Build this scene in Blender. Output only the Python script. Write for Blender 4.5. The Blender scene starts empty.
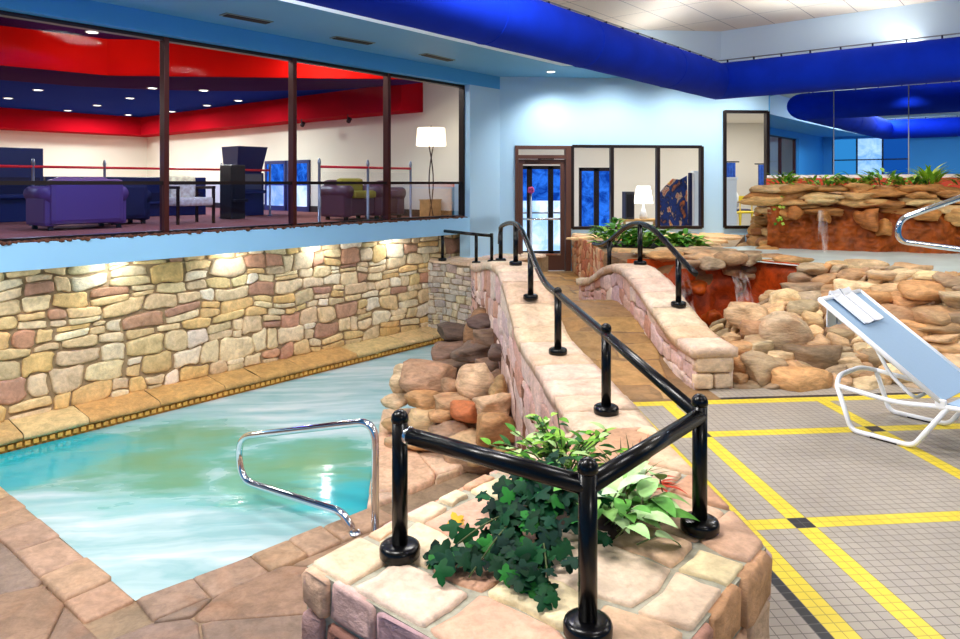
import bpy, bmesh, math, random
from mathutils import Vector, Matrix, noise
C = bpy.context.scene.collection
PI = math.pi
Q = math.sqrt(.5)
V = Vector

# ------------------------------------------------------------------ colours and materials
def lin(c):
    c /= 255.0
    return c / 12.92 if c <= .04045 else ((c + .055) / 1.055) ** 2.4
def rgb(r, g, b):
    return (lin(r), lin(g), lin(b), 1.0)

class NT:
    def __init__(s, name):
        s.m = bpy.data.materials.new(name); s.m.use_nodes = True
        s.t = s.m.node_tree; s.n = s.t.nodes; s.n.clear()
        s.out = s.n.new('ShaderNodeOutputMaterial')
    def new(s, typ, **kw):
        nd = s.n.new(typ)
        for k, v in kw.items():
            if k.startswith('i_'): nd.inputs[k[2:].replace('_', ' ')].default_value = v
            else: setattr(nd, k, v)
        return nd
    def link(s, a, ai, b, bi):
        s.t.links.new(a.outputs[ai], b.inputs[bi])
    def ramp(s, stops, src, out=0):
        r = s.new('ShaderNodeValToRGB'); e = r.color_ramp.elements
        e[0].position, e[0].color = stops[0]
        e[1].position, e[1].color = stops[-1]
        for p, c in stops[1:-1]:
            x = e.new(p); x.color = c
        s.link(src, out, r, 'Fac'); return r
    def math(s, op, a, b=None, ai=0, bi=0, clamp=False):
        m = s.new('ShaderNodeMath', operation=op, use_clamp=clamp)
        for i, (x, xi) in enumerate(((a, ai), (b, bi))):
            if x is None: continue
            if isinstance(x, (int, float)): m.inputs[i].default_value = x
            else: s.t.links.new(x.outputs[xi], m.inputs[i])
        return m
    def mix(s, fac, a, b, typ='MIX', fi=0, ai=0, bi=0):
        m = s.new('ShaderNodeMix', data_type='RGBA', blend_type=typ)
        for sock, x, xi in ((m.inputs[0], fac, fi), (m.inputs[6], a, ai), (m.inputs[7], b, bi)):
            if isinstance(x, (int, float, tuple)): sock.default_value = x
            else: s.t.links.new(x.outputs[xi], sock)
        return m
    def bsdf(s, **kw):
        p = s.new('ShaderNodeBsdfPrincipled')
        for k, v in kw.items(): p.inputs[k].default_value = v
        s.link(p, 0, s.out, 0); return p
    def bump(s, p, src, strength=.3, dist=.02, oi=0):
        b = s.new('ShaderNodeBump'); b.inputs['Strength'].default_value = strength; b.inputs['Distance'].default_value = dist
        s.t.links.new(src.outputs[oi], b.inputs['Height']); s.link(b, 0, p, 'Normal')
    def pos(s, rot=0, scale=(1, 1, 1)):
        g = s.new('ShaderNodeNewGeometry'); m = s.new('ShaderNodeMapping')
        m.inputs['Rotation'].default_value = (0, 0, rot); m.inputs['Scale'].default_value = scale
        s.link(g, 'Position', m, 'Vector'); return m
    def noise(s, vec, scale, detail=4, rough=.5, dist=0):
        n = s.new('ShaderNodeTexNoise'); n.inputs['Scale'].default_value = scale; n.inputs['Detail'].default_value = detail
        n.inputs['Roughness'].default_value = rough; n.inputs['Distortion'].default_value = dist
        if vec: s.link(vec, 0, n, 'Vector')
        return n

def plain(name, col, rough=.5, metal=0, spec=.5, coat=0, nscale=0, namt=.15):
    t = NT(name); p = t.bsdf(**{'Roughness': rough, 'Metallic': metal, 'Specular IOR Level': spec, 'Coat Weight': coat})
    if nscale:
        n = t.noise(t.pos(), nscale)
        lo = tuple(c * (1 - namt) for c in col[:3]) + (1,); hi = tuple(min(1, c * (1 + namt)) for c in col[:3]) + (1,)
        r = t.ramp([(.3, lo), (.7, hi)], n); t.link(r, 0, p, 'Base Color')
    else: p.inputs['Base Color'].default_value = col
    return t.m
def emit(name, col, power, col2=None, scale=4, rot=0):
    t = NT(name); e = t.new('ShaderNodeEmission'); e.inputs['Strength'].default_value = power
    e.inputs['Color'].default_value = col
    if col2:
        n = t.noise(t.pos(), scale, 6, .65, .6); r = t.ramp([(.38, col), (.62, col2)], n); t.link(r, 0, e, 'Color')
    t.link(e, 0, t.out, 0); return t.m
def stone(name, rough=.8, bump=.5, streak=(1, 1, 1), var=.35, rust=.25, fine=26, spec=.35):
    """natural stone: per-stone colour held in the mesh, mottled and veined"""
    t = NT(name); p = t.bsdf(**{'Roughness': rough, 'Specular IOR Level': spec})
    a = t.new('ShaderNodeAttribute', attribute_name='col')
    m = t.pos(0, streak)
    n1 = t.noise(m, 8, 7, .65, .6); n2 = t.noise(m, fine, 5, .65); n3 = t.noise(m, 2.6, 3, .5, 1.2)
    r1 = t.ramp([(.34, (1 - var, 1 - var, 1 - var * 1.05, 1)), (.64, (1 + var * .35, 1 + var * .35, 1 + var * .35, 1))], n1)
    c1 = t.mix(1.0, a, r1, 'MULTIPLY')
    r2 = t.ramp([(.3, (.86, .84, .82, 1)), (.6, (1.06, 1.05, 1.03, 1))], n2)
    c2 = t.mix(1.0, c1, r2, 'MULTIPLY', ai=2)
    rr = t.ramp([(.52, (0, 0, 0, 1)), (.75, (rust, rust, rust, 1))], n3)
    c3 = t.mix(rr, c2, rgb(196, 118, 58), ai=2)
    t.link(c3, 2, p, 'Base Color')
    h = t.math('ADD', n1, n2); t.bump(p, h, bump, .012)
    return t.m
def attr_mat(name, rough=.5, spec=.5, sss=0, trans=0):
    t = NT(name); p = t.bsdf(**{'Roughness': rough, 'Specular IOR Level': spec})
    a = t.new('ShaderNodeAttribute', attribute_name='col'); n = t.noise(t.pos(), 30, 3)
    r = t.ramp([(.3, (.8, .8, .8, 1)), (.7, (1.1, 1.1, 1.1, 1))], n)
    c = t.mix(1.0, a, r, 'MULTIPLY'); t.link(c, 2, p, 'Base Color'); return t.m
def glass(name, tint=(1, 1, 1, 1), refl=1.0):
    t = NT(name); tr = t.new('ShaderNodeBsdfTransparent'); tr.inputs['Color'].default_value = tint
    gl = t.new('ShaderNodeBsdfGlossy'); gl.inputs['Roughness'].default_value = .02
    f = t.new('ShaderNodeFresnel'); f.inputs['IOR'].default_value = 1.35
    k = t.math('MULTIPLY', f, refl, clamp=True)
    mx = t.new('ShaderNodeMixShader'); t.link(k, 0, mx, 0); t.link(tr, 0, mx, 1); t.link(gl, 0, mx, 2)
    t.link(mx, 0, t.out, 0); return t.m

M = {}
M['rubble'] = stone('rubble_stone', .8, .6, var=.28, rust=.08)
M['sandstone'] = stone('pink_sandstone', .75, .45, streak=(1, 1, 1.6), var=.26, rust=.10, fine=34)
M['flag'] = stone('flagstone', .6, .35, var=.32, rust=.12, fine=30, spec=.45)
M['boulder'] = stone('boulder_stone', .65, .8, streak=(.8, .8, 2.6), var=.44, rust=.30, fine=22, spec=.45)
M['wet'] = stone('wet_rust_rock', .45, .9, streak=(1, 1, .8), var=.5, rust=.25, fine=12, spec=.25)
M['wall'] = plain('lit_blue_paint', rgb(174, 214, 242), .6, nscale=.7, namt=.03)  # blue wall paint where it is lit; the brightness is in the colour
M['soffit'] = plain('sky_blue_paint', rgb(98, 170, 218), .55, nscale=.7, namt=.03)
M['wall_dim'] = plain('dim_blue_paint', rgb(70, 165, 228), .6, nscale=.7, namt=.03)  # same wall paint where it is dim; the shade is in the colour
M['fascia'] = plain('light_blue_ledge_paint', rgb(150, 206, 246), .5, nscale=1, namt=.03)
M['white_trim'] = plain('white_trim_paint', rgb(238, 240, 240), .5)
M['tray'] = plain('tray_wall_paint', rgb(212, 234, 248), .6)
M['black_metal'] = plain('black_gloss_enamel', rgb(5, 5, 7), .26, 0, .3, .05)
M['frame'] = plain('dark_bronze_frame', rgb(34, 24, 24), .35, .4)
M['red_frame'] = plain('bronze_mullion', rgb(74, 30, 26), .35, .4)
M['brown_frame'] = plain('brown_door_frame', rgb(92, 60, 50), .4, .2)
M['chrome'] = plain('polished_steel', rgb(225, 228, 232), .09, 1)
M['white_plastic'] = plain('white_plastic_tube', rgb(240, 242, 246), .3)
M['sling'] = plain('pale_blue_sling_fabric', rgb(150, 178, 206), .8, nscale=260, namt=.06)
M['towel'] = plain('white_towel', rgb(238, 240, 246), .9, nscale=180, namt=.05)
M['fold_shade'] = plain('fold_shade_grey', rgb(140, 150, 170), .9)  # painted shade for the gap between towel folds
M['duct'] = plain('royal_blue_duct_fabric', rgb(0, 44, 188), .8, 0, .15, nscale=3, namt=.10)
M['duct_dark'] = plain('navy_seam_tape', rgb(6, 14, 60), .6)
M['galv'] = plain('galvanised_track', rgb(150, 156, 160), .4, .6)
M['soil'] = plain('dark_soil', rgb(52, 36, 26), .95, nscale=40, namt=.4)
M['leaf'] = attr_mat('leaf', .6, .15)
M['stem'] = plain('green_stem', rgb(70, 84, 34), .6)
M['cream'] = plain('cream_wall_paint', rgb(238, 234, 218), .8, nscale=1, namt=.03)
M['lobby_wall'] = plain('warm_white_wall', rgb(240, 232, 216), .8)
M['red_paint'] = plain('red_soffit_paint', rgb(206, 12, 6), .9, 0, .05, nscale=2, namt=.1)
M['crimson_paint'] = plain('crimson_bulkhead_paint', rgb(176, 8, 26), .9, 0, .05, nscale=2, namt=.1)
M['purple_paint'] = plain('plum_ceiling_paint', rgb(62, 26, 84), .95, 0, .03)
M['navy_paint'] = plain('navy_ceiling_paint', rgb(14, 50, 150), .95, 0, .03)
M['carpet'] = plain('red_brown_carpet', rgb(150, 86, 72), .95, nscale=30, namt=.5)
M['gravel'] = plain('brown_gravel', rgb(96, 56, 40), .95, nscale=40, namt=.6)
M['vent'] = plain('dark_vent_slot', rgb(40, 34, 24), .6)
M['vent_rim'] = plain('vent_rim', rgb(120, 140, 140), .5)
M['lamp_on'] = emit('lamp_glow', (1, .95, .86, 1), 5)
M['lamp_warm'] = emit('lamp_shade_glow', (1, .82, .62, 1), 2.2)
M['blue_day'] = emit('blue_daylight_window', rgb(40, 110, 225), 1.1, rgb(10, 50, 140), 5)
M['blue_pale'] = emit('bright_daylight_window', rgb(232, 242, 255), 1.25, rgb(150, 192, 240), 2)
M['pane_blue'] = emit('dusk_blue_window', rgb(70, 165, 225), .9)
M['pane_deep'] = emit('deep_blue_window', rgb(34, 104, 190), .8)
M['navy'] = plain('navy_upholstery', rgb(22, 24, 70), .7)
M['plum'] = plain('purple_lit_leather', rgb(98, 70, 128), .45)  # purple light of the lounge put into the leather colour
M['plum_dark'] = plain('dark_plum_leather', rgb(92, 60, 78), .4)
M['olive'] = plain('olive_cushion', rgb(150, 140, 54), .8)
M['floral'] = plain('cream_floral_fabric', rgb(246, 226, 204), .85, nscale=16, namt=.3)
M['dark'] = plain('black_cabinet', rgb(18, 16, 24), .4)
M['cab_blue'] = plain('blue_cabinet', rgb(24, 40, 104), .4)
M['grey_screen'] = plain('grey_screen', rgb(92, 100, 124), .3)
M['red_rail'] = plain('red_handrail', rgb(214, 24, 50), .4)
M['steel'] = plain('brushed_steel', rgb(150, 160, 180), .3, .9)
M['wood'] = plain('pale_wood', rgb(206, 160, 96), .6, nscale=10, namt=.2)
M['brown_metal'] = plain('dark_brown_metal', rgb(58, 36, 30), .4, .5)
M['yellow'] = plain('yellow_paint', rgb(238, 206, 40), .5)
M['curtain'] = plain('blue_curtain', rgb(40, 84, 170), .85, nscale=14, namt=.3)
M['white'] = plain('white_paint', rgb(236, 238, 240), .6)
M['grey_cab'] = plain('charcoal_cabinet', rgb(60, 60, 66), .5)
M['glass'] = glass('clear_glass', (.97, .98, .98, 1), .16)
M['glass_refl_blue'] = glass('blue_reflection_glass', (.74, .80, .98, 1), .8)  # blue reflection in the lower panes, put into the tint
M['glass_refl_deep'] = glass('deep_blue_reflection_glass', (.50, .56, .92, 1), .8)  # stronger painted reflection for the nearer lower panes
M['mirror'] = plain('mirror_silver', (.42, .60, .78, 1), .012, 1)
M['mirror_red'] = plain('red_painted_ledge', rgb(190, 62, 30), .5)
def m_ceiling():
    t = NT('acoustic_ceiling_tile'); p = t.bsdf(Roughness=.9)
    m = t.pos(PI / 4); b = t.new('ShaderNodeTexBrick', offset=0.0)
    for k, v in (('Scale', 1.0), ('Mortar Size', .007), ('Brick Width', .61), ('Row Height', 1.22), ('Mortar Smooth', .0)): b.inputs[k].default_value = v
    b.inputs['Color1'].default_value = rgb(226, 220, 208); b.inputs['Color2'].default_value = rgb(221, 215, 203); b.inputs['Mortar'].default_value = rgb(150, 150, 150)
    t.link(m, 0, b, 'Vector'); n = t.noise(t.pos(), 90, 3)
    r = t.ramp([(.35, (.93, .93, .93, 1)), (.6, (1, 1, 1, 1))], n); x = t.mix(1.0, b, r, 'MULTIPLY'); t.link(x, 2, p, 'Base Color'); return t.m
M['ceiling'] = m_ceiling()
def m_tile(name, c1, c2, grout):
    t = NT(name); p = t.bsdf(Roughness=.38)
    m = t.pos(0); b = t.new('ShaderNodeTexBrick', offset=0.0)
    for k, v in (('Scale', 1.0), ('Mortar Size', .0022), ('Brick Width', .05), ('Row Height', .05), ('Mortar Smooth', .1)): b.inputs[k].default_value = v
    b.inputs['Color1'].default_value = c1; b.inputs['Color2'].default_value = c2; b.inputs['Mortar'].default_value = grout
    t.link(m, 0, b, 'Vector'); n = t.noise(t.pos(), 1.6, 4)
    r = t.ramp([(.3, (.88, .88, .88, 1)), (.7, (1.05, 1.05, 1.05, 1))], n); x = t.mix(1.0, b, r, 'MULTIPLY')
    t.link(x, 2, p, 'Base Color'); t.bump(p, b, -.25, .002, 1); return t.m
M['tile'] = m_tile('grey_mosaic_tile', rgb(174, 165, 152), rgb(166, 157, 146), rgb(110, 103, 96))
M['tile_y'] = m_tile('yellow_mosaic_tile', rgb(236, 212, 60), rgb(228, 204, 52), rgb(180, 158, 56))
M['tile_k'] = m_tile('black_mosaic_tile', rgb(28, 28, 34), rgb(22, 22, 28), rgb(92, 90, 90))
def m_water():
    t = NT('foaming_spa_water'); p = t.bsdf(**{'Roughness': .22, 'Specular IOR Level': .4})
    g = t.new('ShaderNodeNewGeometry')
    wn = t.noise(t.pos(math.radians(-38), (.7, 1.6, 1)), 1.1, 4, .55)
    wp = t.new('ShaderNodeVectorMath', operation='MULTIPLY_ADD'); t.link(wn, 'Color', wp, 0); wp.inputs[1].default_value = (2.2, 2.2, 0); t.link(g, 'Position', wp, 2)
    def blob(x, y, r):
        d = t.new('ShaderNodeVectorMath', operation='DISTANCE'); t.link(wp, 0, d, 0); d.inputs[1].default_value = (x + 1.1, y + 1.1, -1.03)
        mr = t.new('ShaderNodeMapRange', interpolation_type='SMOOTHSTEP'); mr.inputs[1].default_value = 0; mr.inputs[2].default_value = r
        mr.inputs[3].default_value = 1; mr.inputs[4].default_value = 0; t.link(d, 'Value', mr, 0); return mr
    m = t.pos(math.radians(-38), (.42, 2.6, 1))
    va = t.new('ShaderNodeVectorMath', operation='MULTIPLY_ADD'); t.link(wn, 'Color', va, 0); va.inputs[1].default_value = (1.1, 1.1, 0); t.link(m, 0, va, 2)
    n = t.noise(va, 1.0, 5, .5)
    g1, g2, g3, g4 = blob(-1.15, 6.75, 1.5), blob(-2.45, 7.1, 1.6), blob(-3.75, 7.1, 1.9), blob(-.45, 6.15, 1.2)
    green = t.math('MAXIMUM', g1, g2); teal = t.math('MAXIMUM', g3, g4); cl = t.math('MAXIMUM', green, teal)
    st = t.math('MULTIPLY', n, 1.5); f = t.math('MULTIPLY', cl, 1.15); f2 = t.math('SUBTRACT', st, f); f3 = t.math('ADD', f2, .12, clamp=True)
    foam = t.ramp([(.10, (0, 0, 0, 1)), (.75, (1, 1, 1, 1))], f3)
    deep = t.mix(green, rgb(84, 184, 190), rgb(104, 154, 116))
    tl = t.math('SUBTRACT', teal, green, clamp=True)
    deep2 = t.mix(tl, deep, rgb(30, 168, 184), ai=2)
    n2 = t.noise(va, 2.2, 5, .5); fc = t.ramp([(.34, rgb(138, 180, 184)), (.5, rgb(172, 198, 202)), (.66, rgb(202, 214, 218))], n2)
    c = t.mix(foam, deep2, fc, ai=2); t.link(c, 2, p, 'Base Color')
    r = t.ramp([(0, (.10, .10, .10, 1)), (1, (.6, .6, .6, 1))], foam); t.link(r, 0, p, 'Roughness')
    t.bump(p, n, .25, .05); return t.m
M['water'] = m_water()
M['water_up'] = plain('pale_spa_water', rgb(206, 226, 224), .3, nscale=2.2, namt=.12)
def m_veil():
    t = NT('falling_water_veil'); tr = t.new('ShaderNodeBsdfTransparent'); d = t.new('ShaderNodeBsdfDiffuse'); d.inputs['Color'].default_value = rgb(245, 240, 236)
    n = t.noise(t.pos(0, (9, 9, .8)), 2.2, 3); r = t.ramp([(.42, (0, 0, 0, 1)), (.8, (.5, .5, .5, 1))], n)
    mx = t.new('ShaderNodeMixShader'); t.link(r, 0, mx, 0); t.link(tr, 0, mx, 1); t.link(d, 0, mx, 2); t.link(mx, 0, t.out, 0); return t.m
M['veil'] = m_veil()
def m_reef():
    t = NT('reef_picture'); p = t.bsdf(Roughness=.35)
    v = t.noise(t.pos(.6, (1.6, 1, 1)), 4.2, 3, .5, .3); r = t.ramp([(.30, rgb(226, 120, 50)), (.38, rgb(14, 20, 60)), (.50, rgb(24, 50, 130)), (.56, rgb(16, 22, 70)), (.60, rgb(240, 190, 150)), (.66, rgb(206, 60, 40)), (.72, rgb(240, 200, 70)), (.80, rgb(90, 60, 150))], v)
    t.link(r, 0, p, 'Base Color'); return t.m
M['reef'] = m_reef()

# ------------------------------------------------------------------ mesh builder
class B:
    def __init__(s): s.v = []; s.f = []; s.c = []; s.s = []; s.mi = []
    def add(s, verts, faces, col=(.5, .5, .5, 1), smooth=False, mi=0):
        o = len(s.v); s.v += [tuple(p) for p in verts]
        for i, f in enumerate(faces):
            s.f.append([o + k for k in f]); s.c.append(col[i] if isinstance(col, list) else col); s.s.append(smooth); s.mi.append(mi)
        return s
    def quad(s, a, b, c, d, col=(.5, .5, .5, 1), mi=0): return s.add([a, b, c, d], [(0, 1, 2, 3)], col, False, mi)
    def box(s, c, d, rz=0, col=(.5, .5, .5, 1), mi=0, bev=0, mat=None):
        """box of centre c and size d, edges eased by bev"""
        bm = bmesh.new(); bmesh.ops.create_cube(bm, size=1)
        for v in bm.verts: v.co = V((v.co.x * d[0], v.co.y * d[1], v.co.z * d[2]))
        if bev: bmesh.ops.bevel(bm, geom=bm.edges[:] , offset=bev, segments=2, affect='EDGES', profile=.6)
        R = Matrix.Rotation(rz, 3, 'Z') if mat is None else mat
        bm.verts.index_update()
        vs = [R @ v.co + V(c) for v in bm.verts]; fs = [[v.index for v in f.verts] for f in bm.faces]
        bm.free(); return s.add(vs, fs, col, False, mi)
    def prism(s, poly, z0, z1, col=(.5, .5, .5, 1), mi=0):
        n = len(poly); vs = [(x, y, z0) for x, y in poly] + [(x, y, z1) for x, y in poly]
        fs = [tuple(range(n - 1, -1, -1)), tuple(range(n, 2 * n))] + [(i, (i + 1) % n, n + (i + 1) % n, n + i) for i in range(n)]
        return s.add(vs, fs, col, False, mi)
    def lathe(s, prof, c, n=20, col=(.5, .5, .5, 1), axis=None, mi=0):
        R = V((0, 0, 1)).rotation_difference(V(axis).normalized()).to_matrix() if axis else Matrix.Identity(3)
        vs = []; fs = []
        for r, z in prof:
            for k in range(n):
                a = 2 * PI * k / n; vs.append(R @ V((r * math.cos(a), r * math.sin(a), z)) + V(c))
        for j in range(len(prof) - 1):
            for k in range(n):
                k2 = (k + 1) % n; fs.append((j * n + k, j * n + k2, (j + 1) * n + k2, (j + 1) * n + k))
        fs.append(tuple(range(n - 1, -1, -1))); fs.append(tuple((len(prof) - 1) * n + k for k in range(n)))
        return s.add(vs, fs, col, True, mi)
    def tube(s, pts, r, n=12, col=(.5, .5, .5, 1), mi=0, cap=True):
        pts = [V(p) for p in pts]; m = len(pts); vs = []; fs = []
        rs = r if isinstance(r, list) else [r] * m
        t0 = (pts[1] - pts[0]).normalized(); up = V((0, 0, 1)) if abs(t0.z) < .9 else V((1, 0, 0))
        nx = t0.cross(up).normalized()
        for i, p in enumerate(pts):
            t = ((pts[min(i + 1, m - 1)] - pts[max(i - 1, 0)])).normalized()
            nx = (nx - t * nx.dot(t)).normalized(); ny = t.cross(nx)
            for k in range(n):
                a = 2 * PI * k / n; vs.append(p + (nx * math.cos(a) + ny * math.sin(a)) * rs[i])
        for i in range(m - 1):
            for k in range(n):
                k2 = (k + 1) % n; fs.append((i * n + k, i * n + k2, (i + 1) * n + k2, (i + 1) * n + k))
        if cap: fs.append(tuple(range(n - 1, -1, -1))); fs.append(tuple((m - 1) * n + k for k in range(n)))
        return s.add(vs, fs, col, True, mi)

def fillet(pts, rad, seg=6):
    pts = [V(p) for p in pts]; out = [pts[0]]
    for i in range(1, len(pts) - 1):
        a, b, c = pts[i - 1], pts[i], pts[i + 1]
        d1, d2 = (a - b), (c - b); r = min(rad, d1.length * .48, d2.length * .48)
        p, q = b + d1.normalized() * r, b + d2.normalized() * r
        for k in range(seg + 1):
            t = k / seg; out.append(p * (1 - t) ** 2 + b * 2 * t * (1 - t) + q * t * t)
    out.append(pts[-1]); return out

def obj(name, b, mat, parent=None, **props):
    me = bpy.data.meshes.new(name); me.from_pydata(b.v, [], b.f); me.validate(clean_customdata=False)
    if len(me.polygons) == len(b.f):
        at = me.attributes.new('col', 'FLOAT_COLOR', 'FACE')
        at.data.foreach_set('color', [x for c in b.c for x in c])
        me.polygons.foreach_set('use_smooth', b.s); me.polygons.foreach_set('material_index', b.mi)
    for m in (mat if isinstance(mat, (list, tuple)) else [mat]): me.materials.append(M[m])
    me.update()
    bm = bmesh.new(); bm.from_mesh(me); bmesh.ops.recalc_face_normals(bm, faces=bm.faces); bm.to_mesh(me); bm.free()
    o = bpy.data.objects.new(name, me); C.objects.link(o)
    if parent is not None:
        o.parent = parent
        if not parent.get('_local'): o.location = [-q for q in root_offset(parent)]
    for k, v in props.items(): o[k] = v
    return o
def root_offset(p):
    t = V((0, 0, 0))
    while p is not None: t += V(p.location); p = p.parent
    return t
def thing(name, label, cat, loc=(0, 0, 0), group=None, local=False, rz=0):
    o = bpy.data.objects.new(name, None); C.objects.link(o); o.location = loc; o.rotation_euler = (0, 0, rz)
    o.empty_display_size = .1; o['label'] = label; o['category'] = cat
    if group: o['group'] = group
    if local: o['_local'] = 1
    return o
def struct(name, b, mat, parent=None): return obj(name, b, mat, parent, kind='structure')
def dup(root, loc, rz=None, label=None):
    r = root.copy(); C.objects.link(r); r.location = loc
    if rz is not None: r.rotation_euler = (0, 0, rz)
    if label: r['label'] = label
    for ch in list(root.children):
        c = ch.copy(); C.objects.link(c); c.parent = r
        for g in ch.children:
            d = g.copy(); C.objects.link(d); d.parent = c
    return r

# ------------------------------------------------------------------ stonework
def clip(poly, nx, ny, d):
    """keep nx*x + ny*y <= d"""
    out = []
    for i in range(len(poly)):
        a, b = poly[i], poly[(i + 1) % len(poly)]
        da, db = nx * a[0] + ny * a[1] - d, nx * b[0] + ny * b[1] - d
        if da <= 0: out.append(a)
        if (da < 0 < db) or (db < 0 < da):
            t = da / (da - db); out.append((a[0] + (b[0] - a[0]) * t, a[1] + (b[1] - a[1]) * t))
    return out
def voronoi(W, H, n, asp, seed, relax=1):
    rnd = random.Random(seed); S = [(rnd.uniform(0, W), rnd.uniform(0, H)) for _ in range(n)]
    for it in range(relax + 1):
        cells = []
        for i, (x, y) in enumerate(S):
            near = sorted(range(n), key=lambda j: (S[j][0] - x) ** 2 + ((S[j][1] - y) * asp) ** 2)[1:22]
            p = [(0, 0), (W, 0), (W, H), (0, H)]
            for j in near:
                a, b = S[j]; nx, ny = (a - x), (b - y) * asp * asp
                p = clip(p, nx, ny, (nx * (a + x) + ny * (b + y)) / 2)
                if len(p) < 3: break
            cells.append(p)
        if it < relax:
            S = [(sum(q[0] for q in p) / len(p), sum(q[1] for q in p) / len(p)) if len(p) > 2 else S[i] for i, p in enumerate(cells)]
    return [c for c in cells if len(c) > 2]
def area(p): return abs(sum(p[i][0] * p[(i + 1) % len(p)][1] - p[(i + 1) % len(p)][0] * p[i][1] for i in range(len(p)))) / 2
def shade(c, rnd, k=.12):
    f = 1 + rnd.uniform(-k, k); return (c[0] * f, c[1] * f * rnd.uniform(.97, 1.03), c[2] * f * rnd.uniform(.94, 1.06), 1)
def put_stone(b, poly, mapf, gap, height, col, rnd, round_=.15, rough=.07, cuts=1):
    n = len(poly); cx, cy = sum(p[0] for p in poly) / n, sum(p[1] for p in poly) / n
    rin = 1e9
    for i in range(n):
        (x0, y0), (x1, y1) = poly[i], poly[(i + 1) % n]; L = math.hypot(x1 - x0, y1 - y0)
        if L > 1e-6: rin = min(rin, abs((x1 - x0) * (cy - y0) - (y1 - y0) * (cx - x0)) / L)
    rin = max(rin, .3 * math.sqrt(area(poly)))
    if rin < gap * 1.4: return
    f = 1 - gap / rin; edge = min(.12, .012 / rin)
    p = [(cx + (x - cx) * f, cy + (y - cy) * f) for x, y in poly]
    for _ in range(cuts):
        q = []
        for i in range(len(p)):
            a, c = p[i], p[(i + 1) % len(p)]
            q += [(a[0] + (c[0] - a[0]) * round_, a[1] + (c[1] - a[1]) * round_), (a[0] + (c[0] - a[0]) * (1 - round_), a[1] + (c[1] - a[1]) * (1 - round_))]
        p = q
    p = [(x + rnd.uniform(-1, 1) * rin * .04, y + rnd.uniform(-1, 1) * rin * .04) for x, y in p]
    hh = height * rnd.uniform(.65, 1.2); m = len(p); vs = []; fs = []
    tx, ty = rnd.uniform(-.18, .18), rnd.uniform(-.18, .18)
    for sc, h in ((1, -.01), (1, hh * .62), (1 - edge, hh * .94), (1 - edge * 2.6, hh)):
        for x, y in p:
            X, Y = cx + (x - cx) * sc, cy + (y - cy) * sc
            k = h + (hh * rnd.uniform(-rough, rough) + (tx * (X - cx) + ty * (Y - cy)) * .3 * min(1, height / .05) if h > 0 else 0)
            vs.append(mapf(X, Y, k))
    vs.append(mapf(cx, cy, hh * (1 + rnd.uniform(-.1, .12))))
    for j in range(3):
        for i in range(m):
            i2 = (i + 1) % m; fs.append((j * m + i, j * m + i2, (j + 1) * m + i2, (j + 1) * m + i))
    for i in range(m): fs.append((3 * m + i, 3 * m + (i + 1) % m, 4 * m))
    b.add(vs, fs, col, True)
def rubble(b, W, H, n, asp, seed, mapf, pal, gap=.012, height=.04, halves=(), keep=None, relax=1, round_=.15, rough=.07, kvar=.12):
    rnd = random.Random(seed + 99)
    for p in voronoi(W, H, n, asp, seed, relax):
        for h in halves:
            p = clip(p, *h)
            if len(p) < 3: break
        if len(p) < 3 or area(p) < .0016: continue
        q = []
        for i, a in enumerate(p):
            if math.hypot(a[0] - p[i - 1][0], a[1] - p[i - 1][1]) > .012: q.append(a)
        if len(q) < 3: continue
        if keep and not keep(sum(a[0] for a in q) / len(q), sum(a[1] for a in q) / len(q)): continue
        put_stone(b, q, mapf, gap, height, shade(rnd.choice(pal), rnd, kvar), rnd, round_, rough)
def courses(b, W, H, hs, ws, seed, mapf, pal, gap=.006, height=.03, halves=(), warp=.02, wf=2.5, split=.25, kvar=.12, round_=.14, rough=.07, jit=.10):
    """roughly squared stones laid in wavering courses; hs, ws = smallest and largest height and width"""
    rnd = random.Random(seed)
    def wp(u, v): return (u + warp * noise.noise(V((u * wf, v * wf, seed * 1.7))) * 1.6, v + warp * noise.noise(V((u * wf * .7, v * wf, seed * 1.7 + 9))) * 1.6)
    v = -hs[0] * rnd.random()
    while v < H:
        h_ = rnd.uniform(*hs); u = -ws[0] * rnd.random()
        if H - (v + h_) < hs[0] * .5: h_ = H - v + .002
        while u < W:
            w_ = rnd.uniform(*ws)
            cells = [(v, v + h_)]
            if rnd.random() < split and h_ > hs[0] * 1.15: m_ = v + h_ * rnd.uniform(.35, .65); cells = [(v, m_), (m_, v + h_)]
            for a, c in cells:
                j = lambda: rnd.uniform(-jit, jit) * min(w_, c - a)
                p = [wp(u + j() * .3, a + j()), wp(u + w_ * rnd.uniform(.3, .7), a + j()), wp(u + w_ + j() * .3, a + j()), wp(u + w_ + j() * (1 if jit < .15 else .5), (a + c) / 2), wp(u + w_ + j() * .3, c + j()), wp(u + w_ * rnd.uniform(.3, .7), c + j()), wp(u + j() * .3, c + j()), wp(u + j(), (a + c) / 2)]
                for hpl in ((-1, 0, 0), (1, 0, W), (0, -1, 0), (0, 1, H)) + tuple(halves):
                    p = clip(p, *hpl)
                    if len(p) < 3: break
                if len(p) < 3 or area(p) < .0009: continue
                q = [x for i, x in enumerate(p) if math.hypot(x[0] - p[i - 1][0], x[1] - p[i - 1][1]) > .008]
                if len(q) >= 3: put_stone(b, q, mapf, gap, height, shade(rnd.choice(pal), rnd, kvar), rnd, round_, rough)
            u += w_
        v += h_
_ico = {}
def ico(sub):
    if sub not in _ico:
        bm = bmesh.new(); bmesh.ops.create_icosphere(bm, subdivisions=sub, radius=1); bm.verts.index_update()
        _ico[sub] = ([v.co.copy() for v in bm.verts], [[v.index for v in f.verts] for f in bm.faces]); bm.free()
    return _ico[sub]
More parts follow.
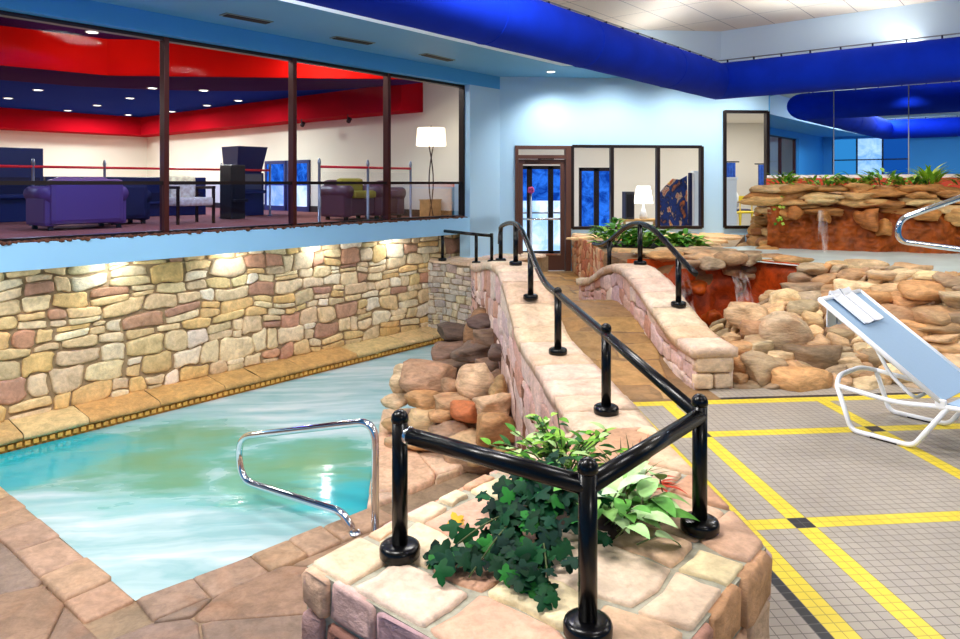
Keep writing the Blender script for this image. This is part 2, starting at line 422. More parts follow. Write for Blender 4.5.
def boulder(b, c, d, rz, seed, col, sub=3, amp=.16, blocky=.72, tilt=0):
    vs, fs = ico(sub); rf = random.Random(int(seed * 977) + 5); cuts = [(V((rf.gauss(0, 1), rf.gauss(0, 1), rf.gauss(0, 1) * 1.2)).normalized(), rf.uniform(.66, .90)) for _ in range(11)]; off = V((seed * 3.17 % 50, seed * 7.3 % 50, seed * 1.9 % 50)); R = Matrix.Rotation(rz, 3, 'Z') @ Matrix.Rotation(tilt, 3, 'X'); out = []
    for v in vs:
        p = V([math.copysign(abs(x) ** blocky, x) for x in v]); k = 1 + amp * noise.noise(v * 1.1 + off) * 2 + amp * .5 * noise.noise(v * 2.7 + off)
        for cn, cd in cuts:
            e = p.dot(cn) - cd
            if e > 0: p = p - cn * e * .88
        p = V((p.x * d[0] * k / 2, p.y * d[1] * k / 2, p.z * d[2] * k / 2)); out.append(R @ p + V(c))
    b.add(out, fs, col, True)

P_LEFT = [rgb(*c) for c in ((242, 226, 198), (236, 212, 176), (232, 204, 164), (240, 226, 204), (230, 208, 164), (224, 196, 144), (238, 222, 188), (234, 206, 160), (230, 194, 134), (222, 196, 154), (232, 208, 172), (206, 156, 128), (228, 198, 148), (236, 216, 176), (186, 144, 122), (232, 194, 136), (218, 196, 160), (240, 220, 184))]
P_END = [rgb(*c) for c in ((206, 196, 184), (196, 184, 170), (186, 180, 172), (216, 200, 176), (190, 170, 164), (204, 190, 160))]
P_PINK = [rgb(*c) for c in ((232, 200, 190), (226, 188, 178), (236, 210, 202), (222, 176, 162), (218, 190, 192), (240, 218, 206), (212, 160, 140), (228, 196, 190))]
P_CAP = [rgb(*c) for c in ((228, 204, 178), (222, 194, 166), (230, 208, 184), (218, 186, 158), (226, 198, 178))]
P_EDGE = [rgb(*c) for c in ((214, 158, 132), (208, 172, 166), (198, 162, 164), (220, 178, 154))]
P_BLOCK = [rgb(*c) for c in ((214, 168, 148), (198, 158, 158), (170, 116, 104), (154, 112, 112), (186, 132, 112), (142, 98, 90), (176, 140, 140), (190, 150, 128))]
P_TOP = [rgb(*c) for c in ((228, 200, 172), (222, 188, 158), (236, 214, 184), (214, 172, 146), (230, 206, 180), (206, 160, 132), (234, 216, 176))]
P_DECK = [rgb(*c) for c in ((150, 122, 100), (134, 110, 94), (166, 138, 110), (126, 108, 98), (156, 126, 104), (176, 142, 104), (142, 120, 106))]
P_COPE = [rgb(*c) for c in ((184, 150, 122), (170, 138, 116), (192, 160, 128), (178, 146, 120), (162, 134, 114))]
P_ROCK = [rgb(*c) for c in ((226, 186, 138), (210, 172, 128), (194, 154, 112), (234, 206, 160), (180, 154, 122), (214, 162, 108), (192, 170, 138), (230, 194, 146), (164, 140, 112), (222, 192, 150))]
P_RUST = [rgb(*c) for c in ((188, 82, 18), (166, 66, 12), (200, 100, 26), (148, 56, 12), (178, 74, 14))]
MORT = rgb(164, 142, 112)
MORT_G = rgb(170, 168, 152)
MORT_B = rgb(126, 124, 140)

# ------------------------------------------------------------------ room frames (metres; tile axes = x, y; the window wall runs at 45 degrees)
Z_SOF, Z_TRAY, Z_WAT, Z_LOW = 3.62, 4.25, -1.03, -.95
def LW(t, s, z): return V((1.5 - Q * t - Q * s, 12.9 - Q * t + Q * s, z))       # along / outward of the long window wall
def MW(t, s, z): return V((6.69 + Q * t - Q * s, 12.9 - Q * t - Q * s, z))       # along / into the room from the mirror wall
def lwbox(b, t0, t1, s0, s1, z0, z1, **k):
    c = LW((t0 + t1) / 2, (s0 + s1) / 2, (z0 + z1) / 2); return b.box(c, (t1 - t0, s1 - s0, z1 - z0), PI / 4, **k)
def mwbox(b, t0, t1, s0, s1, z0, z1, **k):
    c = MW((t0 + t1) / 2, (s0 + s1) / 2, (z0 + z1) / 2); return b.box(c, (t1 - t0, s1 - s0, z1 - z0), -PI / 4, **k)
def xbox(b, x0, x1, y0, y1, z0, z1, **k): return b.box(((x0 + x1) / 2, (y0 + y1) / 2, (z0 + z1) / 2), (x1 - x0, y1 - y0, z1 - z0), 0, **k)

# ------------------------------------------------------------------ shell
outer = [(1.5, 12.9), (6.69, 12.9), (16, 3.59), (2.7, -9.7), (-9.2, 2.2)]
inner = [(2.39, 11.6), (5.16, 11.6), (13.53, 3.23), (2.7, -7.6), (-7.05, 2.15)]
b = B()
for i in range(5):
    j = (i + 1) % 5; b.quad(outer[i] + (Z_SOF,), outer[j] + (Z_SOF,), inner[j] + (Z_SOF,), inner[i] + (Z_SOF,))
struct('ceiling_soffit', b, 'soffit')
b = B()
for i in range(5):
    j = (i + 1) % 5; b.quad(inner[i] + (Z_SOF,), inner[j] + (Z_SOF,), inner[j] + (Z_TRAY,), inner[i] + (Z_TRAY,))
struct('ceiling_tray_side', b, 'tray')
struct('ceiling', B().add([p + (Z_TRAY,) for p in inner], [(0, 1, 2, 3, 4)]), 'ceiling')

# long window wall with its five panes in view, more beyond the frame
MUL = [.85, 2.65, 4.41, 6.21, 8.0, 9.8, 11.6]
b = B(); lwbox(b, 0, 16.1, 0, .24, 3.385, Z_SOF); lwbox(b, 11.6, 16.1, 0, .24, .3, 3.385)
struct('wall_left', b, 'wall_dim')
struct('wall_left_pier', lwbox(B(), 0, .85, 0, .24, .3, 3.385), 'wall')
b = B(); lwbox(b, 0, 13, .0, .55, .765, 1.045, bev=.004); struct('trim_1', b, 'fascia')
w = obj('window_1', lwbox(lwbox(B(), .85, 11.6, .14, .24, 3.34, 3.4), .85, 11.6, .14, .24, 1.045, 1.085), 'frame', kind='structure')
for i, t in enumerate(MUL): obj('mullion', lwbox(B(), t - .03, t + .03, .12, .24, 1.05, 3.38, bev=.005), 'frame' if i in (0,) else 'red_frame', w)
for i in range(len(MUL) - 1):
    obj('transom', lwbox(B(), MUL[i] + .03, MUL[i + 1] - .03, .15, .22, 1.63, 1.672), 'frame', w)
    p = [LW(MUL[i] + .03, .185, 1.672), LW(MUL[i + 1] - .03, .185, 1.672), LW(MUL[i + 1] - .03, .185, 3.34), LW(MUL[i] + .03, .185, 3.34)]
    obj('glass_pane', B().quad(*p), 'glass', w)
    p = [LW(MUL[i] + .03, .185, 1.085), LW(MUL[i + 1] - .03, .185, 1.085), LW(MUL[i + 1] - .03, .185, 1.63), LW(MUL[i] + .03, .185, 1.63)]
    obj('glass_pane', B().quad(*p), 'glass_refl_deep' if i >= 2 else 'glass_refl_blue', w)

# rubble wall under the window, its ledge, and the end wall of the spa pool
b = B()
b.quad(LW(-.2, .42, -1.2), LW(9.6, .42, -1.2), LW(9.6, .42, .8), LW(-.2, .42, .8), MORT)
courses(b, 9.6, 1.62, (.10, .25), (.15, .50), 14, lambda u, v, h: LW(u, .42 - h, -.84 + v), P_LEFT, .0065, .04, warp=.05, wf=3.4, split=.38, round_=.24, kvar=.10, jit=.15)
struct('wall_left_stone', b, 'rubble')
b = B(); rnd = random.Random(5)
t = 1.0
while t < 9.3:
    L = rnd.uniform(.5, 1.0); c = shade(rnd.choice([rgb(216, 178, 122), rgb(206, 160, 98), rgb(222, 190, 138)]), rnd)
    pr = [(.0, -.945), (-.03, -.93), (-.035, -.90), (-.01, -.872), (.2, -.845), (.44, -.82)]
    vs = []; m = 6
    for k in range(m + 1):
        for s_, z_ in pr: vs.append(LW(t + .004 + (L - .008) * k / m, s_ + rnd.uniform(-.006, .006), z_ + rnd.uniform(-.006, .006)))
    b.add(vs, [(k * 6 + j, k * 6 + j + 1, (k + 1) * 6 + j + 1, (k + 1) * 6 + j) for k in range(m) for j in range(5)], c, True); t += L
c0 = rgb(196, 132, 52)
b.quad(LW(.8, .02, -1.2), LW(9.4, .02, -1.2), LW(9.4, .02, -.93), LW(.8, .02, -.93), c0)
t = 1.0
while t < 9.3:
    lwbox(b, t, t + .05, -.015, .03, -1.0, -.955, col=shade(rgb(226, 172, 84), rnd), bev=.006); t += .075
struct('trim_2', b, 'rubble')
# end wall (faces the pool) and the terrace behind it
EX, EY = .16, 12.15
b = B()
def EW(u, v, h): return V((EX + Q * u - Q * h, EY - Q * u - Q * h, v))
b.quad(EW(-.3, -1.2, 0), EW(1.15, -1.2, 0), EW(1.15, .30, 0), EW(-.3, .30, 0), MORT)
courses(b, 1.14, 1.28, (.08, .15), (.10, .26), 21, lambda u, v, h: EW(u, v - .99, h), P_END, .005, .03, warp=.03)
rubble(b, 1.16, 3.2, 26, 1.0, 22, lambda u, v, h: V((EX - .05 + Q * u + Q * v, EY - Q * u + Q * v - .05, .30 + h)), P_CAP, .006, .04, halves=[(.0, 1, 2.0)])
b.prism([(EX - .16, EY + .24), (.93, 11.45), (2.4, 12.86), (1.55, 12.9)], -1.0, .295, MORT)
struct('wall_end_stone', b, 'rubble')
b = B()
for k in range(14):
    u0 = k * .085; b.box(EW(u0 + .04, -.96, .03), (.06, .05, .05), -PI / 4, rgb(222, 170, 84), bev=.006)
b.add([EW(0, -.93, .06), EW(1.1, -.93, .06), EW(1.1, -.84, .0), EW(0, -.84, .0)], [(0, 1, 2, 3)], rgb(214, 170, 110))
struct('trim_3', b, 'rubble')

# door wall (faces the camera) with door, window strip and corner window
b = B()
def dwall(x0, x1, z0, z1): xbox(b, x0, x1, 12.9, 13.05, z0, z1)
dwall(1.42, 1.78, -.1, Z_SOF); dwall(1.78, 5.39, 2.345, Z_SOF); dwall(2.83, 5.39, -.1, .80); dwall(5.39, 5.78, -.1, Z_SOF); dwall(5.78, 6.75, 3.03, Z_SOF); dwall(5.78, 6.75, -.1, .80)
struct('wall_back', b, 'wall')
d = obj('door_1', xbox(xbox(xbox(xbox(B(), 1.78, 1.84, 12.86, 13.0, 0, 2.345), 2.73, 2.83, 12.86, 13.0, 0, 2.345), 1.84, 2.73, 12.86, 13.0, 2.28, 2.345), 1.84, 2.73, 12.86, 13.0, 2.1, 2.17), 'brown_frame', kind='structure')
obj('glass_pane', B().quad((1.84, 12.93, 2.17), (2.73, 12.93, 2.17), (2.73, 12.93, 2.28), (1.84, 12.93, 2.28)), 'glass', d)
lf = obj('door_leaf', xbox(xbox(xbox(xbox(B(), 1.85, 1.93, 12.90, 12.95, .02, 2.09), 2.64, 2.72, 12.90, 12.95, .02, 2.09), 1.93, 2.64, 12.90, 12.95, .02, .33), 1.93, 2.64, 12.90, 12.95, 2.0, 2.09), 'brown_frame', d)
obj('glass_pane', B().quad((1.93, 12.925, .33), (2.64, 12.925, .33), (2.64, 12.925, 2.0), (1.93, 12.925, 2.0)), 'glass', lf)
obj('push_bar', B().tube([(1.93, 12.86, .98), (2.64, 12.86, .98)], .018), 'chrome', lf)
obj('kick_plate', xbox(B(), 1.93, 2.64, 12.893, 12.899, .30, .335), 'chrome', lf)
obj('door_closer', xbox(xbox(B(), 1.98, 2.25, 12.82, 12.88, 2.03, 2.09, bev=.01), 2.2, 2.5, 12.83, 12.85, 2.09, 2.11), 'brown_metal', d)
def dwindow(name, xs, z0, z1):
    w = obj(name, xbox(xbox(B(), xs[0], xs[-1], 12.87, 12.98, z1 - .035, z1 + .02), xs[0], xs[-1], 12.87, 12.98, z0 - .02, z0 + .035), 'frame', kind='structure')
    for x in xs: obj('mullion', xbox(B(), x - .03, x + .03, 12.86, 12.98, z0, z1, bev=.004), 'frame', w)
    for a, c in zip(xs, xs[1:]): obj('glass_pane', B().quad((a + .03, 12.92, z0 + .03), (c - .03, 12.92, z0 + .03), (c - .03, 12.92, z1 - .03), (a + .03, 12.92, z1 - .03)), 'glass', w)
dwindow('window_2', [2.86, 3.62, 4.51, 5.36], .80, 2.345)
dwindow('window_3', [5.81, 6.66], .80, 3.02)

# mirror wall: red ledge, four mirror panels, wall around
b = B(); mwbox(b, 0, 13.2, -.15, 0, -.1, Z_SOF); struct('wall_right', b, 'wall_dim')
MX = [.02, 1.15, 2.32, 3.5, 4.7]
ml = ['mirror panel beside the corner window, showing the orange lit windows', 'mirror panel showing the blue duct and the pale window grid', 'mirror panel above the tall pointed fern on the waterfall', 'mirror panel past the last fern at the picture edge']
for i in range(4):
    mwb = mwbox(B(), MX[i] + .006, MX[i + 1] - .006, .0, .02, 1.80, 3.55, bev=.003)
    t_ = thing('wall_mirror', ml[i], 'mirror', MW((MX[i] + MX[i + 1]) / 2, .0, 1.8), 'mirror panels above the waterfall')
    obj('mirror_glass', mwb, 'mirror', t_)
    obj('metal_edge', mwbox(B(), MX[i + 1] - .008, MX[i + 1] + .008, .0, .024, 1.80, 3.55), 'galv', t_)
b = B(); mwbox(b, 0, 8, .0, .10, 1.74, 1.795); struct('trim_4', b, 'white_trim')
b = B(); mwbox(b, 0, 8, .0, .14, 1.55, 1.74); struct('trim_5', b, 'mirror_red')
# walls behind the camera, with the daylight window seen in the mirrors
def BWp(t, s, z): return V((-9.2 + Q * t + Q * s, 2.2 - Q * t + Q * s, z))
b = B(); ang = -PI / 4
for t0, t1, z0, z1 in ((0, .35, -1.2, Z_SOF), (3.2, 16.9, -1.2, Z_SOF), (.35, 3.2, -1.2, 1.75), (.35, 3.2, 3.5, Z_SOF)):
    b.box(BWp((t0 + t1) / 2, -.08, (z0 + z1) / 2), (t1 - t0, .16, z1 - z0), ang)
struct('wall_front', b, 'wall_dim')
w = obj('window_4', B().box(BWp(1.775, -.05, 2.62), (2.85, .08, .05), ang), 'frame', kind='structure')
for k in range(4): obj('mullion', B().box(BWp(.35 + .95 * k, -.05, 2.62), (.06, .09, 1.76), ang), 'frame', w)
for k in range(3):
    p = [BWp(.38 + .95 * k, -.06, 1.75), BWp(1.27 + .95 * k, -.06, 1.75), BWp(1.27 + .95 * k, -.06, 3.5), BWp(.38 + .95 * k, -.06, 3.5)]
    obj('daylight_pane', B().quad(*p), ('pane_blue', 'blue_pale', 'pane_deep')[k], w)
b = B().quad((16, 3.59, -.1), (2.7, -9.7, -.1), (2.7, -9.7, Z_SOF), (16, 3.59, Z_SOF)); struct('wall_side', b, 'wall_dim')

# soffit fittings
def lamp_can(name, label, p, r, group, on='lamp_on', rim='white_trim'):
    t = thing(name, label, 'light', p, group)
    obj('trim_ring', B().lathe([(r * .78, -.004), (r * .8, -.014), (r, -.012), (r, 0), (r * .78, .0)], p, 24), rim, t)
    obj('lens', B().lathe([(r * .76, -.012), (r * .4, -.014), (.001, -.014)], p, 20), on, t); return t
lamp_can('recessed_downlight', 'round recessed downlight in the blue soffit over the glass door', (2.32, 12.18, Z_SOF - .002), .085, None)
vl = ['dark slot air vent in the blue soffit, farthest from the glass door', 'dark slot air vent in the blue soffit, middle one of the three', 'dark slot air vent in the soffit closest to the glass door wall']
for i, (a, c) in enumerate((((-2.25, 8.39), (-1.84, 8.76)), ((-1.13, 9.58), (-.68, 9.95)), ((.08, 10.72), (.50, 11.21)))):
    m = V(((a[0] + c[0]) / 2, (a[1] + c[1]) / 2, Z_SOF)); an = math.atan2(c[1] - a[1], c[0] - a[0]); L = math.hypot(c[0] - a[0], c[1] - a[1])
    t = thing('air_vent', vl[i], 'vent', m, 'slot vents in the soffit'); R = Matrix.Rotation(an, 3, 'Z')
    obj('frame', B().box(m + V((0, 0, -.004)), (L + .06, .17, .012), an, bev=.003), 'vent_rim', t)
    for k in (-1, 0, 1): obj('slat', B().box(m + R @ V((0, k * .042, -.014)), (L, .030, .012), an), 'vent', t)

# ------------------------------------------------------------------ blue fabric duct on its track
E0 = V((4.906, 11.135, 3.32)); R0 = .295
rt = thing('fabric_air_duct', 'large royal blue round duct slung under the ceiling tray with a corner bend', 'duct', E0)
EA = E0 + V((-Q, -Q, 0)) * 8.7
path = [E0 + V((Q, -Q, 0)) * 9.5, E0, EA, EA + V((Q, -Q, 0)) * 9.5]
def duct_run(i, seed):
    p, q = path[i], path[i + 1]; d = (q - p).normalized(); L_ = (q - p).length; n = 44; m = 28; side = V((0, 0, 1)).cross(d).normalized(); vs = []; fs = []
    def cut(at, k):
        if k < 0 or k > 3 or k in (0, 3): return d
        a = (path[k] - path[k - 1]).normalized(); c = (path[k + 1] - path[k]).normalized(); return (a + c).normalized()
    n0, n1 = cut(p, i), cut(q, i + 1)
    for j in range(n + 1):
        f = j / n
        for k in range(m):
            a = 2 * PI * k / m; o = side * math.cos(a) * R0 + V((0, 0, 1)) * math.sin(a) * R0
            s0 = -o.dot(n0) / d.dot(n0); s1 = L_ - o.dot(n1) / d.dot(n1); s_ = s0 + (s1 - s0) * f
            w_ = 1 + (.014 * noise.noise(V((s_ * 2.2, math.cos(a) * 2, math.sin(a) * 2 + seed))) if 0 < j < n else 0)
            vs.append(p + d * s_ + o * w_)
    for j in range(n):
        for k in range(m): k2 = (k + 1) % m; fs.append((j * m + k, j * m + k2, (j + 1) * m + k2, (j + 1) * m + k))
    return B().add(vs, fs, rgb(0, 40, 200), True)
for i in range(3): obj('duct_run', duct_run(i, i), 'duct', rt)
for i in range(3):
    p, q = path[i], path[i + 1]; d = (q - p).normalized(); L_ = (q - p).length; up_ = V((0, 0, R0))
    obj('suspension_track', B().tube([p + up_ + V((0, 0, .045)), q + up_ + V((0, 0, .045))], .009, 8), 'galv', rt)
    s = .3
    while s < L_:
        obj('hanger_clip', B().box(p + d * s + up_ + V((0, 0, .02)), (.02, .04, .05), math.atan2(d.y, d.x), bev=.004), 'duct_dark', rt); s += .42 if i == 1 or (i == 0 and s > 4) else .8
for s in (1.9, 4.2, 6.0):
    d = V((-Q, -Q, 0)); obj('seam_band', B().lathe([(R0 + .002, -.008), (R0 + .006, -.006), (R0 + .006, .006), (R0 + .002, .008)], E0 + d * s, 28, axis=d), 'duct', rt)

# ------------------------------------------------------------------ floors
def tile_floor():
    b = B(); xs = [.45, 1.2, 1.45, 1.5, 1.6, 1.8, 1.9, 3.0, 3.1, 4.2, 4.3, 5.4, 5.5, 16.0]; ys = [-9.7, .8, .9, 1.6, 2.0, 2.1, 3.2, 3.3, 4.4, 4.5, 5.05, 5.15, 5.2, 5.9]
    yx = {(1.5, 1.6), (1.8, 1.9), (3.0, 3.1), (4.2, 4.3), (5.4, 5.5)}; yy = {(.8, .9), (2.0, 2.1), (3.2, 3.3), (4.4, 4.5), (5.05, 5.15)}
    for i in range(len(xs) - 1):
        for j in range(len(ys) - 1):
            X, Y = (xs[i], xs[i + 1]), (ys[j], ys[j + 1]); mi = 0
            inx, iny = X in yx, Y in yy
            if X[1] <= 1.2 and Y[0] >= 1.6: continue
            if Y == (5.15, 5.2): mi = 2
            elif Y == (5.2, 5.9): mi = 0
            elif X == (1.45, 1.5): mi = 2
            elif X[1] <= 1.45: mi = 0
            elif inx and iny and Y != (5.05, 5.15) and X != (1.5, 1.6): mi = 2
            elif inx or iny: mi = 1
            b.quad((X[0], Y[0], 0), (X[1], Y[0], 0), (X[1], Y[1], 0), (X[0], Y[1], 0), mi=mi)
    return b
struct('floor', tile_floor(), ['tile', 'tile_y', 'tile_k'])
struct('wall_deck_edge', B().quad((.45, -9.7, -1), (.45, 2, -1), (.45, 2, 0), (.45, -9.7, 0)), 'tile')
# hump-backed walkway to the door
def hump(y):
    x = (y - 7.5) / 1.95
    return math.cos(x * PI / 2) ** 2 if abs(x) < 1 else 0.0
def ztop(y): return .355 + .40 * hump(y)
def ztop_pool(y): return ztop(y) if y < 7.5 else (.355 + .40 * math.cos((y - 7.5) / 3.95 * PI / 2) ** 2 if y < 11.45 else .355)
def zwalk(y): return .005 + .335 * hump(y)
b = B()
ys = [5.15 + .1 * k for k in range(79)]
for y0, y1 in zip(ys, ys[1:]):
    xr = 2.3 if y0 < 9.4 else 2.95; b.quad((1.1, y0, zwalk(y0) - .004), (xr, y0, zwalk(y0) - .004), (xr, y1, zwalk(y1) - .004), (1.1, y1, zwalk(y1) - .004), rgb(140, 110, 76))
courses(b, 1.62, 7.7, (.34, .62), (.5, .95), 31, lambda u, v, h: V((1.24 + u, 5.2 + v, zwalk(5.2 + v) - .012 + h)), [rgb(*c) for c in ((178, 140, 88), (168, 130, 82), (188, 150, 98), (158, 124, 84), (182, 140, 80))], .003, .014, halves=[(1, -.22, .72)], warp=.03, wf=1.2, split=.15, round_=.06, rough=.04, kvar=.06)
b.prism([(.86, 5.3), (2.5, 5.3), (2.9, 9.4), (2.9, 12.9), (.86, 12.9)], -1.1, -.05, rgb(120, 70, 40))
struct('floor_footbridge', b, 'flag')

# low flagstone deck round the spa pool
K = V((-1.77, 4.56)); KL = V((-4.35, 7.12)); KR = V((-.35, 5.70))
def half(p, q, off=0, flip=1):
    """half plane on the far side of line p->q, moved by off"""
    d = (q - p).normalized(); n = V((-d.y, d.x)) * flip; return n, n.dot(p) + off
OX, OY = -6.4, .6
def hv(nd, sgn, off=0):
    n, d = nd; d = d + off - n.dot(V((OX, OY)))
    return (n.x, n.y, d) if sgn < 0 else (-n.x, -n.y, -d)
nl, nr = half(K, KL), half(K, KR)       # nl: normal to the side; nr: normal to the pool (+)
if nl[0].dot(V((-1.5, 6.5)) - K) < 0: nl = (-nl[0], -nl[1])
if nr[0].dot(V((-1.5, 6.5)) - K) < 0: nr = (-nr[0], -nr[1])
def flat(u, v, h): return V((OX + u, OY + v, Z_LOW - .03 + h))
b = B()
for quad_ in ([K, KL, KL + V((-2.2, -2.2)), V((-6.4, 2)), V((-4, .4)), V((-1.2, .4))], [K, V((-1.2, .4)), V((.9, .4)), V((.9, 5.2)), KR], [KR, V((.9, 5.2)), V((.9, 7.9)), V((-.4, 7.6)), V((-.3, 6.5))]):
    b.add([(p.x, p.y, Z_LOW - .028) for p in quad_], [tuple(range(len(quad_)))], rgb(150, 128, 104))
for a, c in ((KL, K), (K, KR), (KR, V((-.28, 6.5))), (V((-.28, 6.5)), V((-.42, 7.6)))):
    b.quad((a.x, a.y, -1.3), (c.x, c.y, -1.3), (c.x, c.y, Z_LOW - .02), (a.x, a.y, Z_LOW - .02), rgb(150, 128, 104))
cw = .30
rubble(b, 7.3, 7.5, 120, 1, 41, flat, P_DECK, .005, .03, halves=[hv(nl, -1, -cw)], round_=.06, rough=.05)                              # west of the pool
rubble(b, 7.3, 7.5, 130, 1, 43, flat, P_DECK, .005, .03, halves=[hv(nl, 1, -cw), hv(nr, -1, -cw)], round_=.06, rough=.05)              # between pool and planter
def strip(p, q, wd, seed, side):
    d = (q - p); L = d.length; d.normalize(); n = V((-d.y, d.x)) * side
    rnd = random.Random(seed); u = 0
    while u < L:
        w_ = rnd.uniform(.22, .6); u1 = min(L, u + w_); put_stone(b, [(u, 0), (u1, rnd.uniform(-.01, .01)), (u1 + rnd.uniform(-.015, .015), wd), (u + .004, wd + rnd.uniform(-.015, .015))], lambda a, c, h: V((p.x + d.x * a + n.x * c, p.y + d.y * a + n.y * c, Z_LOW - .03 + h)), .003, .036, shade(rnd.choice(P_COPE), rnd, .08), rnd, .04, .06); u = u1
strip(K, KL + (KL - K).normalized() * .4, cw, 45, 1 if V((-(KL - K).y, (KL - K).x)).dot(V((-4, 3)) - K) > 0 else -1)
strip(K, KR, cw, 47, 1 if V((-(KR - K).y, (KR - K).x)).dot(V((0, 3)) - K) > 0 else -1)
rubble(b, 1.35, 3.0, 9, .8, 49, lambda u, v, h: V((-.42 + u, 5.0 + v, Z_LOW - .02 + h)), [rgb(228, 192, 160), rgb(222, 182, 150), rgb(232, 200, 170)], .005, .06, round_=.08,
       halves=[(-nr[0].x, -nr[0].y, -(nr[1] - nr[0].dot(V((-.42, 5.0)))))])
struct('floor_pool_deck', b, 'flag')
struct('floor_under', B().quad((-12, -10, -1.32), (17, -10, -1.32), (17, 14, -1.32), (-12, 14, -1.32)), 'flag')
o = obj('pool_water', B().add([(K.x - .05, K.y - .05, Z_WAT), (.8, 5.35, Z_WAT), (.86, 11.45, Z_WAT), (.2, 12.02, Z_WAT), (-4.8, 7.0, Z_WAT)], [(0, 1, 2, 3, 4)]), 'water', kind='stuff')
o['label'] = 'milky turquoise foaming water of the sunken spa pool'; o['category'] = 'water'

# ------------------------------------------------------------------ planter block and bridge parapets
def parapet(name, label, xa, xb, y0, y1, seed, zlow_a, zlow_b, endface=False, ztop=ztop):
    """masonry parapet along y with a coping that follows the hump; faces at x = xa and x = xb"""
    t = thing(name, label, 'stone wall', ((xa + xb) / 2, (y0 + y1) / 2, 0)); b = B(); n = int((y1 - y0) / .12)
    yy = [y0 + (y1 - y0) * k / n for k in range(n + 1)]
    for p, q in zip(yy, yy[1:]):
        zp, zq = ztop(p) - .08, ztop(q) - .08
        b.quad((xa + .03, p, zlow_a), (xa + .03, q, zlow_a), (xa + .03, q, zq), (xa + .03, p, zp), MORT); b.quad((xb - .03, p, zlow_b), (xb - .03, q, zlow_b), (xb - .03, q, zq), (xb - .03, p, zp), MORT)
        b.quad((xa + .03, p, zp), (xb - .03, p, zp), (xb - .03, q, zq), (xa + .03, q, zq), MORT)
    for y in (y0 + .03, y1 - .03): b.quad((xa + .03, y, zlow_a), (xb - .03, y, zlow_a), (xb - .03, y, ztop(y) - .08), (xa + .03, y, ztop(y) - .08), MORT)
    L = y1 - y0
    for x, zl, sg in ((xa, zlow_a, -1), (xb, zlow_b, 1)):
        Hn = .36 - zl
        courses(b, L, Hn, ((.10, .17) if Hn < .6 else (.16, .30)), ((.14, .34) if Hn < .6 else (.2, .6)), seed + sg, lambda u, v, h: V((x + sg * (h - .03), y0 + u, zl + v / Hn * (ztop(y0 + u) - .085 - zl))), P_PINK, .003, .028, warp=.03, wf=3, split=.2, rough=.14, jit=.16)
    if endface:
        for z0, z1, cuts in ((.0, .13, (0, .17, .34)), (.135, .275, (0, .34))):
            for c0_, c1_ in zip(cuts, cuts[1:]):
                r_ = random.Random(int(z0 * 100 + c0_ * 10)); put_stone(b, [(c0_, z0), (c1_, z0), (c1_, z1), (c0_, z1)], lambda u, v, h: V((xa + u, y0 - h + .03, v)), .004, .045, shade(rgb(236, 208, 178), r_), r_, .12, .08)
    obj('masonry', b, 'sandstone', t)
    b = B(); rnd = random.Random(seed); y = y0 - .03
    while y < y1 - .02:
        Ls = rnd.uniform(.26, .46); Ls = min(Ls, y1 + .02 - y)
        if y1 - (y + Ls) < .2: Ls = y1 + .02 - y
        col = shade(rnd.choice(P_CAP), rnd, .05); nx, ny = 7, 7; vs = []; fs = []
        oa, ob = rnd.uniform(-.006, .01), rnd.uniform(-.006, .01)
        for ring in (0, 1):
            for j in range(ny + 1):
                for i in range(nx + 1):
                    u, v = -1 + 2 * i / nx, -1 + 2 * j / ny; uu = xa - .02 - oa + (xb - xa + .04 + oa + ob) * (u + 1) / 2; vv = y + .003 + (Ls - .006) * (v + 1) / 2
                    e = max(abs(u), abs(v)); zz = ztop(vv)
                    if ring == 0: vs.append((uu + rnd.uniform(-.003, .003), vv, zz - (.016 if e > .97 else 0) + rnd.uniform(-.003, .003)))
                    else: vs.append((uu, vv, zz - .095))
        N = (nx + 1) * (ny + 1)
        for j in range(ny):
            for i in range(nx): a = j * (nx + 1) + i; fs.append((a, a + 1, a + nx + 2, a + nx + 1)); fs.append((N + a, N + a + nx + 1, N + a + nx + 2, N + a + 1))
        for i in range(nx): fs.append((i, N + i, N + i + 1, i + 1)); a = ny * (nx + 1) + i; fs.append((a, a + 1, N + a + 1, N + a))
        for j in range(ny): a = j * (nx + 1); fs.append((a, a + nx + 1, N + a + nx + 1, N + a)); a += nx; fs.append((a, N + a, N + a + nx + 1, a + nx + 1))
        b.add(vs, fs, col, True); y += Ls
    obj('coping', b, 'sandstone', t, label='pale pink sandstone coping slabs')
    return t
parapet('stone_parapet', 'pink sandstone parapet between the sunken pool and the walkway, rising over the hump', .85, 1.25, 3.62, 11.45, 61, -1.1, -.05, False, ztop_pool)
parapet('stone_parapet', 'shorter arched sandstone parapet between the walkway and the rock slope', 2.18, 2.52, 5.41, 9.45, 71, -.05, -.4, True)
